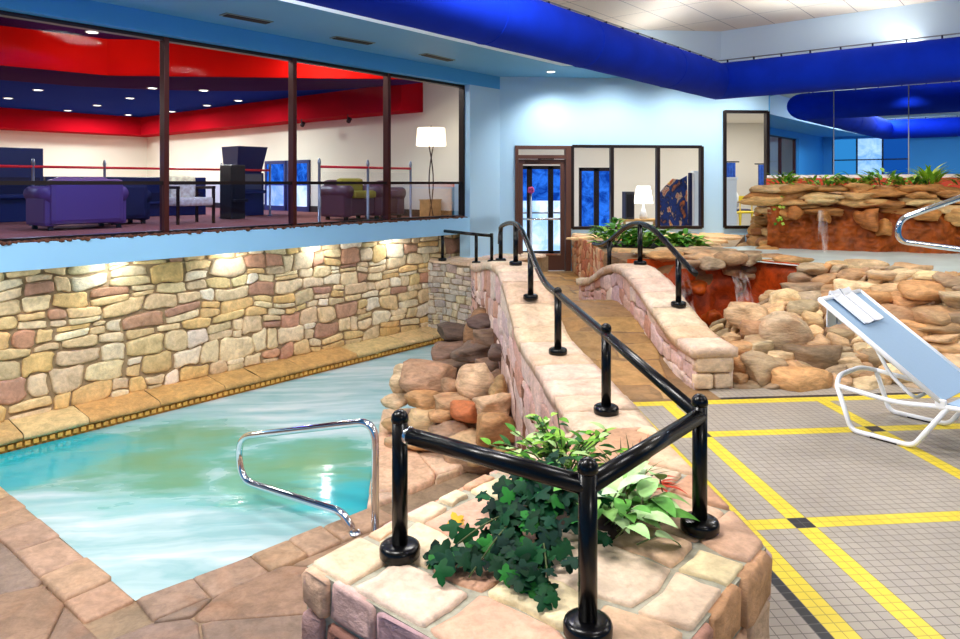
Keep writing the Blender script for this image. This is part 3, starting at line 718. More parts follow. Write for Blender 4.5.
# raised planting box of masonry past the bridge
t = thing('raised_stone_bed', 'red rubble planting bed beneath the strip of windows, filled with leafy plants', 'planter', (3.6, 11, 0)); b = B()
pl = [(2.72, 10.7), (2.55, 9.5), (4.4, 9.6), (6.2, 12.86), (2.86, 12.86)]
b.prism([(x, y) for x, y in pl], -.05, .66, MORT)
def face(p, q, z0, z1, n, seed, pal, asp=1.3, gap=.007, height=.03, round_=.18):
    p, q = V(p), V(q); d = (q - p); L = d.length; d.normalize(); nn = V((d.y, -d.x))
    rubble(b, L, z1 - z0, n, asp, seed, lambda u, v, h: V((p.x + d.x * u + nn.x * (h - .004), p.y + d.y * u + nn.y * (h - .004), z0 + v)), pal, gap, height, round_=round_)
P_RED = [rgb(*c) for c in ((206, 146, 104), (196, 126, 88), (216, 164, 124), (186, 110, 78), (212, 176, 140))]
face((2.86, 12.86), (2.72, 10.7), 0, .7, 46, 81, P_RED); face((2.72, 10.7), (2.55, 9.5), 0, .7, 26, 82, P_RED); face((2.55, 9.5), (4.4, 9.6), .1, .7, 34, 83, P_RED)
rubble(b, 4.2, 3.6, 44, 1.2, 84, lambda u, v, h: V((2.4 + u, 9.5 + v, .655 + h)), [rgb(232, 190, 140), rgb(222, 172, 118), rgb(238, 204, 160)], .008, .05, halves=[(1.75, -1.0, 1.75 * 2.0 - .1)], keep=lambda u, v: u > .55 and not (.45 < u < 1.75 and .5 < v < 1.9) and u < 1.75 + (v) * .52)
obj('masonry', b, 'rubble', t)
obj('soil_bed', B().prism([(2.85, 10.0), (4.2, 10.0), (4.2, 11.4), (2.85, 11.4)], .6, .69), 'soil', t)

# corner planter block in front
t = thing('stone_planter', 'square sandstone planter block with a flagstone top and ivy growing from it', 'planter', (.5, 2.5, 0)); b = B()
PF, PR, PJ, PL_ = V((.44, 1.61)), V((1.24, 2.41)), V((.83, 3.63)), V((-.38, 2.43))
b.prism([tuple(PF), tuple(PR), (1.24, 3.63), tuple(PJ), tuple(PL_)], -1.1, .343, MORT_G)
def blocks(p, q, z0, z1, seed, pal, bl=.34, bh=.19, top=True):
    d = (q - p); L = d.length; d.normalize(); nn = V((d.y, -d.x)); rnd = random.Random(seed)
    z = z1
    while z > z0:
        h_ = bh * rnd.uniform(.85, 1.2); u = rnd.uniform(-.2, 0)
        while u < L:
            w_ = bl * rnd.uniform(.6, 1.4); u0, u1 = max(0, u), min(L, u + w_)
            if L - u1 < .08: u1 = L
            if u1 - u0 > .05: put_stone(b, [(u0, z - h_), (u1, z - h_ + rnd.uniform(-.01, .01)), (u1, z), (u0, z + rnd.uniform(-.006, .006))], lambda a, c, h: V((p.x + d.x * a + nn.x * (h - .006), p.y + d.y * a + nn.y * (h - .006), c)), .005, .028, shade(rnd.choice(P_EDGE if z == z1 and pal is P_BLOCK else pal), rnd), rnd, .08, .35)
            u = u1 + 1e-4 if u1 < L else L
        z -= h_
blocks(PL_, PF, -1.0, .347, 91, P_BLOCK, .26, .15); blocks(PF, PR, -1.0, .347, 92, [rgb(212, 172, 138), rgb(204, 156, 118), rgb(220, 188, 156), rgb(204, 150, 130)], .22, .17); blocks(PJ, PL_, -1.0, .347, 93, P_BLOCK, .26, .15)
blocks(PR, V((1.24, 3.63)), -.05, .33, 94, P_PINK)
def hl(p, q, off=0):
    d = (q - p).normalized(); n = V((d.y, -d.x)); return (n.x, n.y, n.dot(p - V((-.5, 1.5))) + off)
poly = [PF, PR, V((1.24, 3.63)), PJ, PL_]
e1 = (PL_ - PF).normalized(); e2 = (PR - PF).normalized()
def hp(p, q):
    p_, q_ = V(((p - PF).dot(e1), (p - PF).dot(e2))), V(((q - PF).dot(e1), (q - PF).dot(e2))); d = (q_ - p_).normalized(); n = V((-d.y, d.x))
    if n.dot(V((.5, .5)) - p_) > 0: n = -n
    return (n.x, n.y, n.dot(p_) + .006)
courses(b, 1.6, 2.1, (.19, .34), (.22, .46), 98, lambda u, v, h: V((PF.x + e1.x * u + e2.x * v, PF.y + e1.y * u + e2.y * v, .342 + h)), P_TOP, .009, .020, halves=[hp(poly[i], poly[(i + 1) % 5]) for i in range(5)], warp=.03, wf=2, split=.12, kvar=.05, round_=.06, rough=.10)
obj('masonry', b, 'sandstone', t)
bs = B(); vs = [(.62, 2.78, .385)]; 
for k in range(24):
    a = 2 * PI * k / 24; vs.append((.62 + .33 * math.cos(a), 2.78 + .30 * math.sin(a), .345))
bs.add(vs, [(0, 1 + k, 1 + (k + 1) % 24) for k in range(24)], smooth=True); obj('soil_bed', bs, 'soil', t)

# ------------------------------------------------------------------ black pipe railings
PR_ = .0275
def post(par, x, y, z0, ztop_, cap=True):
    p = obj('post', B().tube([(x, y, z0), (x, y, ztop_)], PR_, 18), 'black_metal', par)
    if cap: obj('ball_cap', B().lathe([(.0275, -.012), (.0305, -.006), (.0305, .004), (.028, .014), (.021, .024), (.011, .030), (.002, .032)], (x, y, ztop_), 18), 'black_metal', p)
    obj('base_flange', B().lathe([(.066, 0), (.070, .006), (.071, .030), (.067, .040), (.056, .046), (.030, .049)], (x, y, z0), 24), 'black_metal', p)
    return p
rail = thing('pipe_railing', 'black pipe railing round the planter and up along the hump of the walkway', 'railing', (1.0, 3, .36))
zc = .785
posts = [(-.065, 2.435, .36), (.481, 1.965, .36), (1.04, 2.52, .36), (1.05, 3.86, ztop(3.86)), (1.05, 5.23, ztop(5.23)), (1.05, 6.53, ztop(6.53)), (1.05, 7.55, ztop_pool(7.55)), (1.05, 8.95, ztop_pool(8.95))]
for i, (x, y, z) in enumerate(posts): post(rail, x, y, z, z + (.475 if i < 5 else .45), i < 5)
obj('rail_pipe', B().tube([(-.04, 2.414, zc), (.481, 1.965, zc)], PR_ * 1.02, 18), 'black_metal', rail)
obj('collar', B().lathe([(.030, 0), (.031, .004), (.031, .01), (.030, .014)], (-.04, 2.414, zc), 20, axis=(.757, -.653, 0)), 'chrome', rail, label='thin bright ring round the pipe end')
obj('rail_pipe', B().tube([(.481, 1.965, zc), (1.04, 2.52, zc)], PR_ * 1.02, 18), 'black_metal', rail)
pts = [(1.04, 2.52, zc), (1.05, 3.86, zc + .01), (1.05, 5.23, zc + .025)]
y = 5.4
while y < 8.9: pts.append((1.05, y, ztop_pool(y) + .45)); y += .12
pts += [(1.05, 8.95, 1.03), (1.05, 9.03, .97), (1.05, 9.06, .86)]
obj('rail_pipe', B().tube(pts, PR_ * .95, 16), 'black_metal', rail)
rail = thing('pipe_railing', 'arched black pipe railing on the parapet beside the leafy bed', 'railing', (2.43, 7.5, .6))
for y in (6.36, 7.5, 8.75): post(rail, 2.42, y, ztop(y) - .005, ztop(y) + .44, False)
pts = []; y = 5.98
while y <= 9.6: pts.append((2.43, y, ztop(y) + .45 + (0 if y > 6.2 else -.0))); y += .12
obj('rail_pipe', B().tube(pts, PR_, 16), 'black_metal', rail)
obj('end_plug', B().lathe([(.027, 0), (.027, .006), (.012, .012), (.001, .013)], pts[0], 16, axis=V(pts[0]) - V(pts[1])), 'black_metal', rail)
rail = thing('pipe_railing', 'low black pipe railing on the end wall below the floor lamp window', 'railing', (.7, 11.5, .34))
lp = [(.40, 11.87), (.93, 11.33), (1.2, 11.5)]
for x, y in lp: post(rail, x, y, .335, .82, False)
obj('rail_pipe', B().tube(fillet([(.40, 11.87, .84), (.93, 11.33, .815), (1.2, 11.5, .78)], .1), PR_, 14), 'black_metal', rail)

# polished grab rails
def grab(label, pts, rad):
    t = thing('grab_rail', label, 'grab rail', pts[0]); obj('steel_tube', B().tube(fillet(pts, rad, 10), .0285, 18), 'chrome', t)
    for p in (pts[0], pts[-1]): obj('escutcheon', B().lathe([(.055, 0), (.055, .01), (.036, .02), (.030, .022)], p, 20), 'chrome', t)
c5, s5 = math.cos(math.radians(5)), math.sin(math.radians(5))
def cw_(X, D, z): return (X * c5 + D * s5, D * c5 - X * s5, z)
grab('polished steel grab rail bending out over the sunken foaming pool', [cw_(-.765, 5.11, -.96), cw_(-.765, 5.11, -.085), cw_(-2.05, 5.93, -.50), cw_(-2.02, 5.91, -.86), cw_(-1.03, 5.27, -.83), cw_(-.93, 5.21, -.96)], .17)
grab('polished steel grab rail above the upper pool at the picture edge', [(5.95, 6.52, .82), (5.85, 6.52, 1.66), (4.78, 6.6, 1.29), (4.76, 6.6, 1.07), (5.6, 6.54, .96), (5.7, 6.53, .82)], .14)

# ------------------------------------------------------------------ rock slope under the upper pool
def sm(a, c, x):
    t = min(1, max(0, (x - a) / (c - a))); return t * t * (3 - 2 * t)
def S(x, y):
    yr = max(6.1, 7.62 - 1.38 * (x - 3.85)); z = .80 * min(1, max(0, y - 5.42) / (yr - 5.42)) ** .8
    if x < 4.25:
        hm = min(.52, .10 + .46 * max(0, x - 2.6)); fr = hm * min(1, max(0, y - 5.42) / 1.0) ** .7
        if y > 6.75: fr = fr + (-.35 - fr) * sm(6.75, 7.0, y) if y < 8.0 else .66
        w_ = sm(4.0, 4.25, x); z = fr * (1 - w_) + z * w_
    return z
def YR(x): return max(6.1, 7.62 - 1.38 * (x - 3.85))
t = thing('rock_slope', 'slope of stacked tan boulders between the grey tile deck and the upper pool', 'rock wall', (4, 6, 0)); b = B()
xs = [2.5 + .1 * k for k in range(46)]; ysl = [5.40 + .09 * k for k in range(34)]
N = len(ysl); vs = [(x, y, S(x, y) - .055 - (.15 if y < 5.42 else 0) + (0 if y < YR(x) else .02 if y < YR(x) + .28 else -.09)) for x in xs for y in ysl]
cutb = lambda x, y: x < 4.2 and 6.9 < y
b.add(vs, [(i * N + j, i * N + j + 1, (i + 1) * N + j + 1, (i + 1) * N + j) for i in range(len(xs) - 1) for j in range(N - 1) if not cutb(xs[i] + .05, ysl[j] + .05)], rgb(120, 90, 62), True)
rubble(b, 3.6, 2.6, 330, 1.5, 301, lambda u, v, h: V((2.5 + u, 5.40 + v - h * .5, S(2.5 + u, 5.40 + v) - .06 + h)), P_ROCK, .008, .07, keep=lambda u, v: not cutb(2.5 + u, 5.4 + v) and v > .04 and 5.4 + v < YR(2.5 + u) + .2, relax=0, round_=.22, rough=.15, kvar=.2)
b.prism([(2.5, 8.12), (4.3, 8.0), (4.3, 9.3), (2.5, 9.3)], -.4, .70, rgb(150, 112, 74))
obj('mortar_bed', b, 'boulder', t)
ROCKS = [(3.24, 5.94, .31, .4, .31), (3.06, 6.3, .41, .31, .17), (3.02, 6.03, .31, .24, .15), (2.79, 5.89, .21, .19, .12), (2.94, 5.84, .22, .19, .15), (2.72, 5.69, .13, .21, .14), (2.84, 5.55, .09, .29, .22), (3.11, 5.46, .04, .37, .16), (3.38, 5.7, .17, .4, .17), (3.55, 5.62, .1, .3, .14), (3.12, 5.56, .11, .23, .08), (3.07, 5.68, .18, .19, .08), (3.65, 6.62, .45, .39, .22), (3.88, 6.63, .5, .32, .15), (3.73, 6.43, .4, .35, .14), (3.72, 6.21, .33, .28, .08), (3.65, 6.1, .28, .27, .08), (3.56, 5.97, .23, .3, .08), (4.77, 6.16, .67, .45, .19), (4.37, 6.35, .55, .36, .13), (4.6, 6.16, .55, .31, .11), (4.44, 6.1, .45, .3, .12), (4.69, 5.94, .46, .38, .14), (4.63, 5.84, .36, .36, .1), (4.61, 5.77, .3, .32, .09), (4.55, 5.67, .22, .26, .13), (4.4, 5.91, .33, .3, .14), (3.96, 5.69, .16, .21, .17), (3.65, 5.43, .0, .25, .11), (3.92, 5.49, .05, .23, .13), (3.85, 5.87, .22, .23, .09), (3.75, 5.74, .16, .24, .08), (4.12, 6.07, .35, .31, .14), (4.03, 6.31, .43, .32, .13), (4.1, 6.51, .52, .29, .12), (3.92, 5.99, .28, .29, .11), (4.03, 5.87, .24, .25, .09), (4.16, 5.8, .23, .26, .12), (4.16, 5.63, .14, .24, .12), (4.21, 5.5, .07, .27, .13), (4.47, 5.54, .11, .29, .14), (4.29, 5.43, .0, .28, .12), (4.04, 5.40, .0, .24, .1), (3.41, 5.46, .03, .23, .11), (4.24, 8.05, .68, .33, .19), (3.87, 7.85, .8, .19, .14), (3.63, 7.88, .79, .32, .16), (3.72, 8.0, .63, .2, .13), (3.92, 8.0, .66, .18, .12), (3.9, 7.97, .57, .17, .1), (4.01, 7.01, .67, .27, .14), (4.18, 6.84, .68, .25, .13), (4.18, 7.06, .76, .32, .11), (4.52, 7.17, .8, .24, .09), (4.31, 6.56, .61, .34, .15), (4.74, 7.05, .8, .3, .11), (4.42, 6.72, .74, .28, .13), (4.57, 6.55, .75, .24, .14), (5.04, 6.76, .8, .29, .11), (4.85, 6.23, .79, .23, .1), (4.93, 6.1, .77, .22, .12), (4.53, 6.34, .61, .27, .12), (3.96, 6.81, .58, .36, .09), (3.33, 7.71, .75, .23, .15), (3.3, 7.99, .79, .26, .12), (3.06, 7.7, .75, .2, .11), (3.71, 8.6, .8, .33, .1), (4.25, 8.96, .75, .4, .09), (4.31, 8.29, .75, .32, .09), (4.29, 7.71, .8, .3, .09), (2.62, 5.5, .05, .11, .08), (2.66, 5.67, .11, .1, .08), (2.9, 5.44, .01, .21, .07), (4.11, 6.66, .58, .2, .09), (4.38, 5.69, .21, .22, .1), (4.95, 5.9, .6, .36, .16), (4.9, 5.78, .44, .35, .16), (4.82, 5.63, .25, .34, .16), (4.65, 5.49, .08, .3, .13), (5.06, 6.01, .71, .28, .11), (2.78, 6.04, .25, .13, .09), (3.58, 6.83, .49, .16, .1), (2.95, 8.15, .8, .4, .12), (3.5, 8.35, .8, .4, .12), (3.05, 8.75, .78, .5, .1), (3.9, 9.2, .76, .5, .1), (3.45, 9.1, .76, .45, .1)]
rnd = random.Random(3)
for i, (x, y, z, w_, h_) in enumerate(ROCKS):
    bb = B(); dd = w_ * rnd.uniform(.75, 1.05); col = shade(rnd.choice(P_ROCK), rnd, .14)
    if i == 0: col = rgb(206, 180, 148)
    if i in (8, 15, 16, 17): col = rgb(136, 112, 86)
    boulder(bb, (x, y + .02, z - (.01 if z < .66 else .03)), (w_ * 1.42, dd * 1.2, h_ * (1.55 if z < .66 else 1.15)), rnd.uniform(-.5, .5), i + 1, col, 3, .15, .7, rnd.uniform(-.1, .1)); obj('boulder', bb, 'boulder', t)
# rust stained cascade beside the parapet
t = thing('small_waterfall', 'rust red cascade wall spilling into the hollow beside the arched parapet', 'waterfall', (3.0, 8, 0)); b = B()
n = 26; m = 16; vs = []
for i in range(n + 1):
    for j in range(m + 1):
        x = 2.45 + 1.85 * i / n; z = -.4 + 1.15 * j / m
        y = 8.08 - .62 * sm(3.8, 4.3, x) - .22 * (1 - j / m) + .10 * noise.noise(V((x * 4, z * 4, 1))) + .10 * noise.noise(V((x * 9, z * 9, 5)))
        vs.append((x, y, z))
b.add(vs, [(i * (m + 1) + j, i * (m + 1) + j + 1, (i + 1) * (m + 1) + j + 1, (i + 1) * (m + 1) + j) for i in range(n) for j in range(m)], rgb(196, 74, 18), True)
b.prism([(2.52, 6.7), (3.9, 6.9), (4.2, 7.5), (2.52, 8.0)], -.45, -.36, rgb(120, 44, 20))
obj('rock_face', b, 'wet', t)
for i, (x, y, z, s_) in enumerate(((2.75, 7.7, .12, .3), (3.35, 7.7, .1, .34), (3.7, 7.6, .2, .3), (2.95, 7.6, -.15, .36), (3.95, 7.6, .3, .3), (3.2, 7.85, .45, .3))):
    bb = B(); boulder(bb, (x, y, z), (s_, s_ * .8, s_ * .7), i, 70 + i, shade(P_RUST[i % 5], rnd), 3, .2); obj('boulder', bb, 'wet', t)
for x0, w_ in ((2.95, .14), (3.62, .17)):
    bb = B(); vs = []
    for j in range(9): z = .62 - .9 * j / 8; y = 7.88 - .3 * (j / 8) ** .6; vs += [(x0, y, z), (x0 + w_ * (1 + j * .06), y - .02, z)]
    bb.add(vs, [(2 * j, 2 * j + 1, 2 * j + 3, 2 * j + 2) for j in range(8)], smooth=True); obj('water_veil', bb, 'veil', t)
# upper pool water
o = obj('pool_water', B().add([(3.6, 8.3, .735), (5.0, 6.05, .735), (6, 5.2, .735), (10, 6, .735), (8.6, 8.6, .735), (5.0, 9.9, .735), (4.3, 9.6, .735)], [tuple(range(7))]), 'water_up', kind='stuff')
o['label'] = 'pale water of the raised pool below the tall red waterfall'; o['category'] = 'water'

# tall red waterfall wall under the mirrors
t = thing('tall_waterfall', 'tall rust red rock waterfall with tan overhanging ledges beneath the mirrors', 'waterfall', (6.2, 9.5, .7)); b = B()
A0, A1 = V((4.95, 9.62)), V((9.2, 7.78)); dA = (A1 - A0); LA = dA.length; dA.normalize(); nA = V((dA.y, -dA.x))
n, m = 220, 40; vs = []
for i in range(n + 1):
    for j in range(m + 1):
        u = LA * i / n; z = .6 + .86 * j / m; k = .10 + .22 * noise.noise(V((u * 1.3, z * 1.2, 2))) + .10 * noise.noise(V((u * 4, z * 4, 4))) + .06 * abs(noise.noise(V((u * 7, z * 13, 7)))) + .03 * noise.noise(V((u * 23, z * 30, 3)))
        k += .14 * (1 - j / m); vs.append((A0.x + dA.x * u + nA.x * k, A0.y + dA.y * u + nA.y * k, z))
b.add(vs, [(i * (m + 1) + j, i * (m + 1) + j + 1, (i + 1) * (m + 1) + j + 1, (i + 1) * (m + 1) + j) for i in range(n) for j in range(m)], rgb(160, 76, 20), True)
pass
obj('rock_face', b, 'wet', t)
b = B(); b.prism([(5.12, 9.60), (9.2, 7.8), (11, 8.4), (6.9, 12.5), (6.25, 12.5), (5.3, 10.4)], .5, 1.5, rgb(200, 150, 96)); obj('rock_core', b, 'boulder', t)
rnd = random.Random(17); u = -.05; i = 0
while u < LA:                                                          # two courses of overhanging ledge stones
    for zc_, hh, dep, out in ((1.585, .13, .6, .10), (1.49, .12, .5, .16), (1.40, .13, .44, .15), (1.30, .12, .36, .14)):
        w_ = rnd.uniform(.28, .6); p = A0 + dA * (u + rnd.uniform(0, .12)) + nA * (out + rnd.uniform(-.05, .08))
        if zc_ < 1.45 and rnd.random() < (.2 if zc_ > 1.35 else .55): continue
        bb = B(); boulder(bb, (p.x, p.y, zc_ + rnd.uniform(-.04, .03)), (w_ * 1.25, dep * .7, hh * rnd.uniform(.9, 1.3)), math.atan2(dA.y, dA.x) + rnd.uniform(-.3, .3), 200 + i, shade(rnd.choice([rgb(222, 174, 112), rgb(206, 150, 88), rgb(232, 196, 140), rgb(190, 130, 70)]), rnd), 3, .22, .75); obj('ledge_stone', bb, 'boulder', t); i += 1
    u += .37
for uu, z, s_ in ((.35, 1.22, .26), (.72, 1.2, .24), (1.25, 1.16, .40), (1.45, 1.06, .3), (1.95, 1.24, .3), (2.3, 1.2, .28), (2.55, 1.14, .34), (2.95, 1.2, .22), (3.4, 1.15, .34)):
    p = A0 + dA * uu + nA * .22; bb = B(); boulder(bb, (p.x, p.y, z), (s_, s_ * .7, s_ * .8), uu, 300 + i, shade(rnd.choice([rgb(206, 140, 74), rgb(190, 118, 60), rgb(214, 164, 100)]), rnd), 3, .24); obj('ledge_stone', bb, 'boulder', t); i += 1
for k in range(26):                                                    # flank stones by the corner window
    v_ = rnd.random(); p = V((5.10, 9.55)).lerp(V((5.22, 10.4)), v_ * .8); z = .66 + .14 * (k % 7); off = .05 + .22 * (1 - (z - .66) / .9)
    bb = B(); s_ = rnd.uniform(.2, .34); boulder(bb, (p.x - off + rnd.uniform(-.03, .03) + .22 * ((z - .66) / .9), p.y - .18 * (1 - v_), z), (s_, s_, s_ * rnd.uniform(.5, .8)), rnd.random() * 3, 400 + k, shade(rnd.choice([rgb(206, 150, 84), rgb(184, 124, 62), rgb(222, 176, 116), rgb(160, 100, 50)]), rnd), 3, .2); obj('flank_stone', bb, 'boulder', t)
for uu, w_, z1 in ((.62, .10, 1.28), (2.75, .22, 1.2)):
    bb = B(); vs = []
    for j in range(10):
        z = z1 - (z1 - .71) * j / 9; p = A0 + dA * uu + nA * (.42 + .05 * j / 9); q = A0 + dA * (uu + w_ * (1 + j * .05)) + nA * (.42 + .05 * j / 9); vs += [(p.x, p.y, z), (q.x, q.y, z)]
    bb.add(vs, [(2 * j, 2 * j + 1, 2 * j + 3, 2 * j + 2) for j in range(9)], smooth=True); obj('water_veil', bb, 'veil', t)

# rock outcrops in the sunken pool against the parapet
def outcrop(name, label, loc, spec, pal, seed, mat='boulder'):
    t = thing(name, label, 'rocks', loc); rnd = random.Random(seed)
    for i, (x, y, z, w_, d_, h_) in enumerate(spec):
        bb = B(); boulder(bb, (x, y, z), (w_ * 1.03, d_ * 1.03, h_ * 1.03), rnd.uniform(-.4, .4), seed * 10 + i, shade(rnd.choice(pal), rnd, .14), 3, .17, .72); obj('boulder', bb, mat, t)
    return t
P_DARK = [rgb(*c) for c in ((132, 104, 86), (112, 90, 80), (150, 118, 92), (168, 126, 88), (100, 78, 68))]
t = outcrop('rock_outcrop', 'dark wet stacked rock ledge where the cascade runs out beneath the parapet', (.5, 9.3, -1.0), [
    (.84, 8.56, -.06, .47, .41, .19), (.51, 9.19, -.32, .57, .5, .27), (.83, 8.16, -.17, .48, .42, .21), (.69, 8.17, -.31, .56, .49, .24), (.4, 9.0, -.52, .52, .46, .27), (.86, 7.35, -.14, .25, .22, .22), (.53, 8.59, -.6, .65, .57, .22), (.79, 7.56, -.34, .39, .34, .2), (.33, 8.9, -.7, .37, .32, .2), (.61, 8.38, -.69, .72, .63, .19), (.81, 7.26, -.4, .28, .24, .19), (.78, 9.0, -.40, .5, .5, .8), (.73, 8.6, -.72, .6, .6, .5), (.51, 8.35, -.86, .43, .37, .22)], P_DARK, 7)
bb = B(); boulder(bb, (.47, 8.30, -.84), (.62, .5, .26), 0, 77, rgb(150, 60, 26), 3, .15); obj('rust_lip', bb, 'wet', t, label='rust red stained lip under the ledge')
P_WARM = [rgb(*c) for c in ((212, 178, 138), (194, 156, 118), (222, 194, 154), (172, 136, 106), (198, 158, 108), (164, 134, 110), (206, 160, 112))]
t = outcrop('rock_outcrop', 'warm tan boulder pile at the pool edge in front of the dark ledge', (.2, 7.6, -1.0), [
    (-.16, 7.64, -.52, .34, .3, .37), (.14, 7.52, -.46, .64, .56, .42), (.59, 6.98, -.37, .41, .36, .44), (.34, 7.1, -.43, .24, .21, .21), (.76, 6.56, -.32, .18, .16, .37), (-.22, 7.45, -.64, .33, .29, .16), (.06, 7.22, -.56, .37, .32, .19), (.36, 6.9, -.51, .43, .37, .18), (.25, 6.8, -.6, .35, .31, .15), (.7, 6.46, -.41, .38, .33, .22), (.68, 6.26, -.57, .41, .36, .37), (.47, 6.48, -.74, .45, .39, .17), (.11, 7.02, -.72, .53, .46, .23), (-.14, 7.24, -.84, .42, .37, .21), (.3, 6.7, -.71, .46, .4, .2), (-.18, 6.94, -.93, .31, .27, .26), (.53, 6.28, -.8, .32, .28, .16), (.01, 6.82, -.85, .47, .41, .18), (.72, 6.16, -.76, .21, .19, .18), (.40, 7.35, -.9, .95, .8, .75), (.57, 6.55, -.95, .6, .5, .36), (.21, 6.98, -1.0, .65, .55, .31)], P_WARM, 9)
bb = B(); boulder(bb, (.46, 6.64, -.52), (.30, .26, .22), .2, 91, rgb(200, 116, 70), 3, .18); obj('orange_boulder', bb, 'boulder', t, label='orange boulder')

# ------------------------------------------------------------------ plants
def blade(b, base, d, up, L, W, prof, bend, cols, seg=6, fold=.25):
    d = V(d).normalized(); side = d.cross(V(up)).normalized(); nrm = side.cross(d).normalized(); p = V(base); vs = []; fs = []; cc = []
    for i in range(seg + 1):
        t = i / seg; w_ = W * prof(t) / 2; dn = (d - nrm * bend * t).normalized()
        vs += [p + side * w_ + nrm * fold * w_, p, p - side * w_ + nrm * fold * w_]; p = p + dn * (L / seg)
    for i in range(seg):
        a = 3 * i; fs += [(a, a + 1, a + 4, a + 3), (a + 1, a + 2, a + 5, a + 4)]; cc += [cols, cols]
    b.add(vs, fs, cc, True)
ovate = lambda t: math.sin(PI * min(1, t * .97 + .03) ** .75) ** .8
lance = lambda t: math.sin(PI * (t * .98 + .02) ** .6)
def ivy_leaf(b, c, nrm, ang, s, col):
    n = V(nrm).normalized(); a = n.orthogonal().normalized(); a = Matrix.Rotation(ang, 3, n) @ a; e = n.cross(a); vs = [V(c)]; K_ = 20
    for k in range(K_):
        th = 2 * PI * k / K_; lobes = .52 + .48 * abs(math.cos(th * 2.5)) ** 1.4
        if abs(th - PI) < .35: lobes *= .62
        r = s * lobes * (.72 + .28 * math.cos(th)); vs.append(V(c) + (a * math.cos(th) + e * math.sin(th)) * r - n * (.18 * r * abs(math.sin(th)) + .12 * r))
    b.add(vs, [(0, 1 + k, 1 + (k + 1) % K_) for k in range(K_)], col, True)
rnd = random.Random(23)
IVY = [rgb(*c) for c in ((4, 48, 24), (8, 60, 32), (2, 40, 30), (14, 76, 36), (6, 54, 36), (40, 116, 44))]
t = thing('ivy_plant', 'dark green ivy trailing over the planter toward its pool side', 'plant', (.45, 2.6, .38)); b = B(); vb = B()
for k in range(250):
    if k < 170: x, y = .42 + rnd.gauss(0, .10), 2.50 + rnd.gauss(0, .13); z = .38 + .17 * math.exp(-((x - .50) ** 2 + (y - 2.66) ** 2) / .05) + rnd.uniform(0, .05)
    elif k < 215: q = rnd.random(); x, y = (.36 - .32 * q + rnd.gauss(0, .035)), 2.40 - .08 * q + rnd.gauss(0, .05); z = .385 + rnd.uniform(0, .05) * (1 - q * .5)
    else: q = rnd.random(); x, y = .30 + .10 * q + rnd.gauss(0, .03), 2.30 - .20 * q + rnd.gauss(0, .03); z = .385 + rnd.uniform(0, .03)
    ivy_leaf(b, (x, y, z), (rnd.gauss(-.2, .4), rnd.gauss(-.5, .4), 1), rnd.uniform(0, 6.28), rnd.uniform(.038, .066), shade(rnd.choice(IVY), rnd, .2))
for x1, y1 in ((.04, 2.32), (.16, 2.24), (.40, 2.12), (.24, 2.45)):
    vb.tube(fillet([(.45, 2.65, .42), ((.45 + x1) / 2, (2.65 + y1) / 2, .45), (x1, y1, .385)], .2), .003, 6)
obj('foliage', b, 'leaf', t); obj('vine', vb, 'stem', t)
t = thing('variegated_plant', 'pale green broad-leaved plant on the tile side of the planter bed', 'plant', (.78, 2.65, .38)); b = B(); vb = B()
for k in range(60):
    a = rnd.uniform(-2.6, 1.3); el = rnd.uniform(.15, 1.2); d_ = V((math.cos(a) * math.cos(el), math.sin(a) * math.cos(el), math.sin(el)))
    p0 = V((.70 + rnd.gauss(0, .08), 2.60 + rnd.gauss(0, .09), .40)); tip = p0 + d_ * rnd.uniform(.05, .14); vb.tube([p0, tip], .003, 6)
    blade(b, tip, d_ + V((0, 0, -.4)), (0, 0, 1), rnd.uniform(.10, .15), rnd.uniform(.055, .08), ovate, .9, shade(rnd.choice([rgb(190, 222, 160), rgb(150, 200, 110), rgb(206, 230, 190), rgb(104, 170, 76), rgb(170, 214, 140), rgb(90, 150, 60)]), rnd, .1))
obj('foliage', b, 'leaf', t); obj('stems', vb, 'stem', t)
t = thing('bushy_plant', 'mid green small-leaved bush rising behind the planter rail corner', 'plant', (.6, 2.95, .38)); b = B(); vb = B()
for k in range(26):
    a = rnd.uniform(0, 6.28); rr = rnd.uniform(.05, .30); p1 = V((.60 + rr * math.cos(a) * 1.1, 3.0 + rr * math.sin(a) * .8, .42 + rnd.uniform(.05, .27) * (1 - rr * 1.6))); p0 = V((.62, 2.95, .36)); vb.tube([p0, (p0 + p1) / 2 + V((0, 0, .04)), p1], .003, 6)
    for j in range(7):
        a2 = rnd.uniform(0, 6.28); blade(b, p0.lerp(p1, .5 + j * .08), (math.cos(a2), math.sin(a2), rnd.uniform(.0, .9)), (0, 0, 1), rnd.uniform(.045, .085), rnd.uniform(.028, .045), ovate, .6, shade(rnd.choice([rgb(70, 130, 40), rgb(110, 170, 54), rgb(150, 196, 80), rgb(40, 96, 40), rgb(180, 214, 140)]), rnd, .12), 4)
obj('foliage', b, 'leaf', t); obj('stems', vb, 'stem', t)
t = thing('spiky_grass', 'spiky grass tuft with red tips beside the planter corner post', 'plant', (.92, 2.92, .36)); b = B()
for k in range(46):
    a = rnd.uniform(0, 6.28); el = rnd.uniform(.5, 1.4); c_ = rnd.choice([rgb(70, 92, 36), rgb(96, 110, 40), rgb(60, 70, 34), rgb(176, 60, 36)])
    blade(b, (.90 + rnd.gauss(0, .03), 2.92 + rnd.gauss(0, .03), .36), (math.cos(a) * math.cos(el), math.sin(a) * math.cos(el), math.sin(el)), (0, 0, 1), rnd.uniform(.14, .26), .010, lance, .9, c_, 6)
for k in range(9):
    blade(b, (1.0 + rnd.gauss(0, .03), 2.84 + rnd.gauss(0, .03), .40), (rnd.uniform(.2, 1), rnd.uniform(-.8, .2), .1), (0, 0, 1), .09, .016, lance, .6, rgb(196, 70, 44), 4)
obj('foliage', b, 'leaf', t)
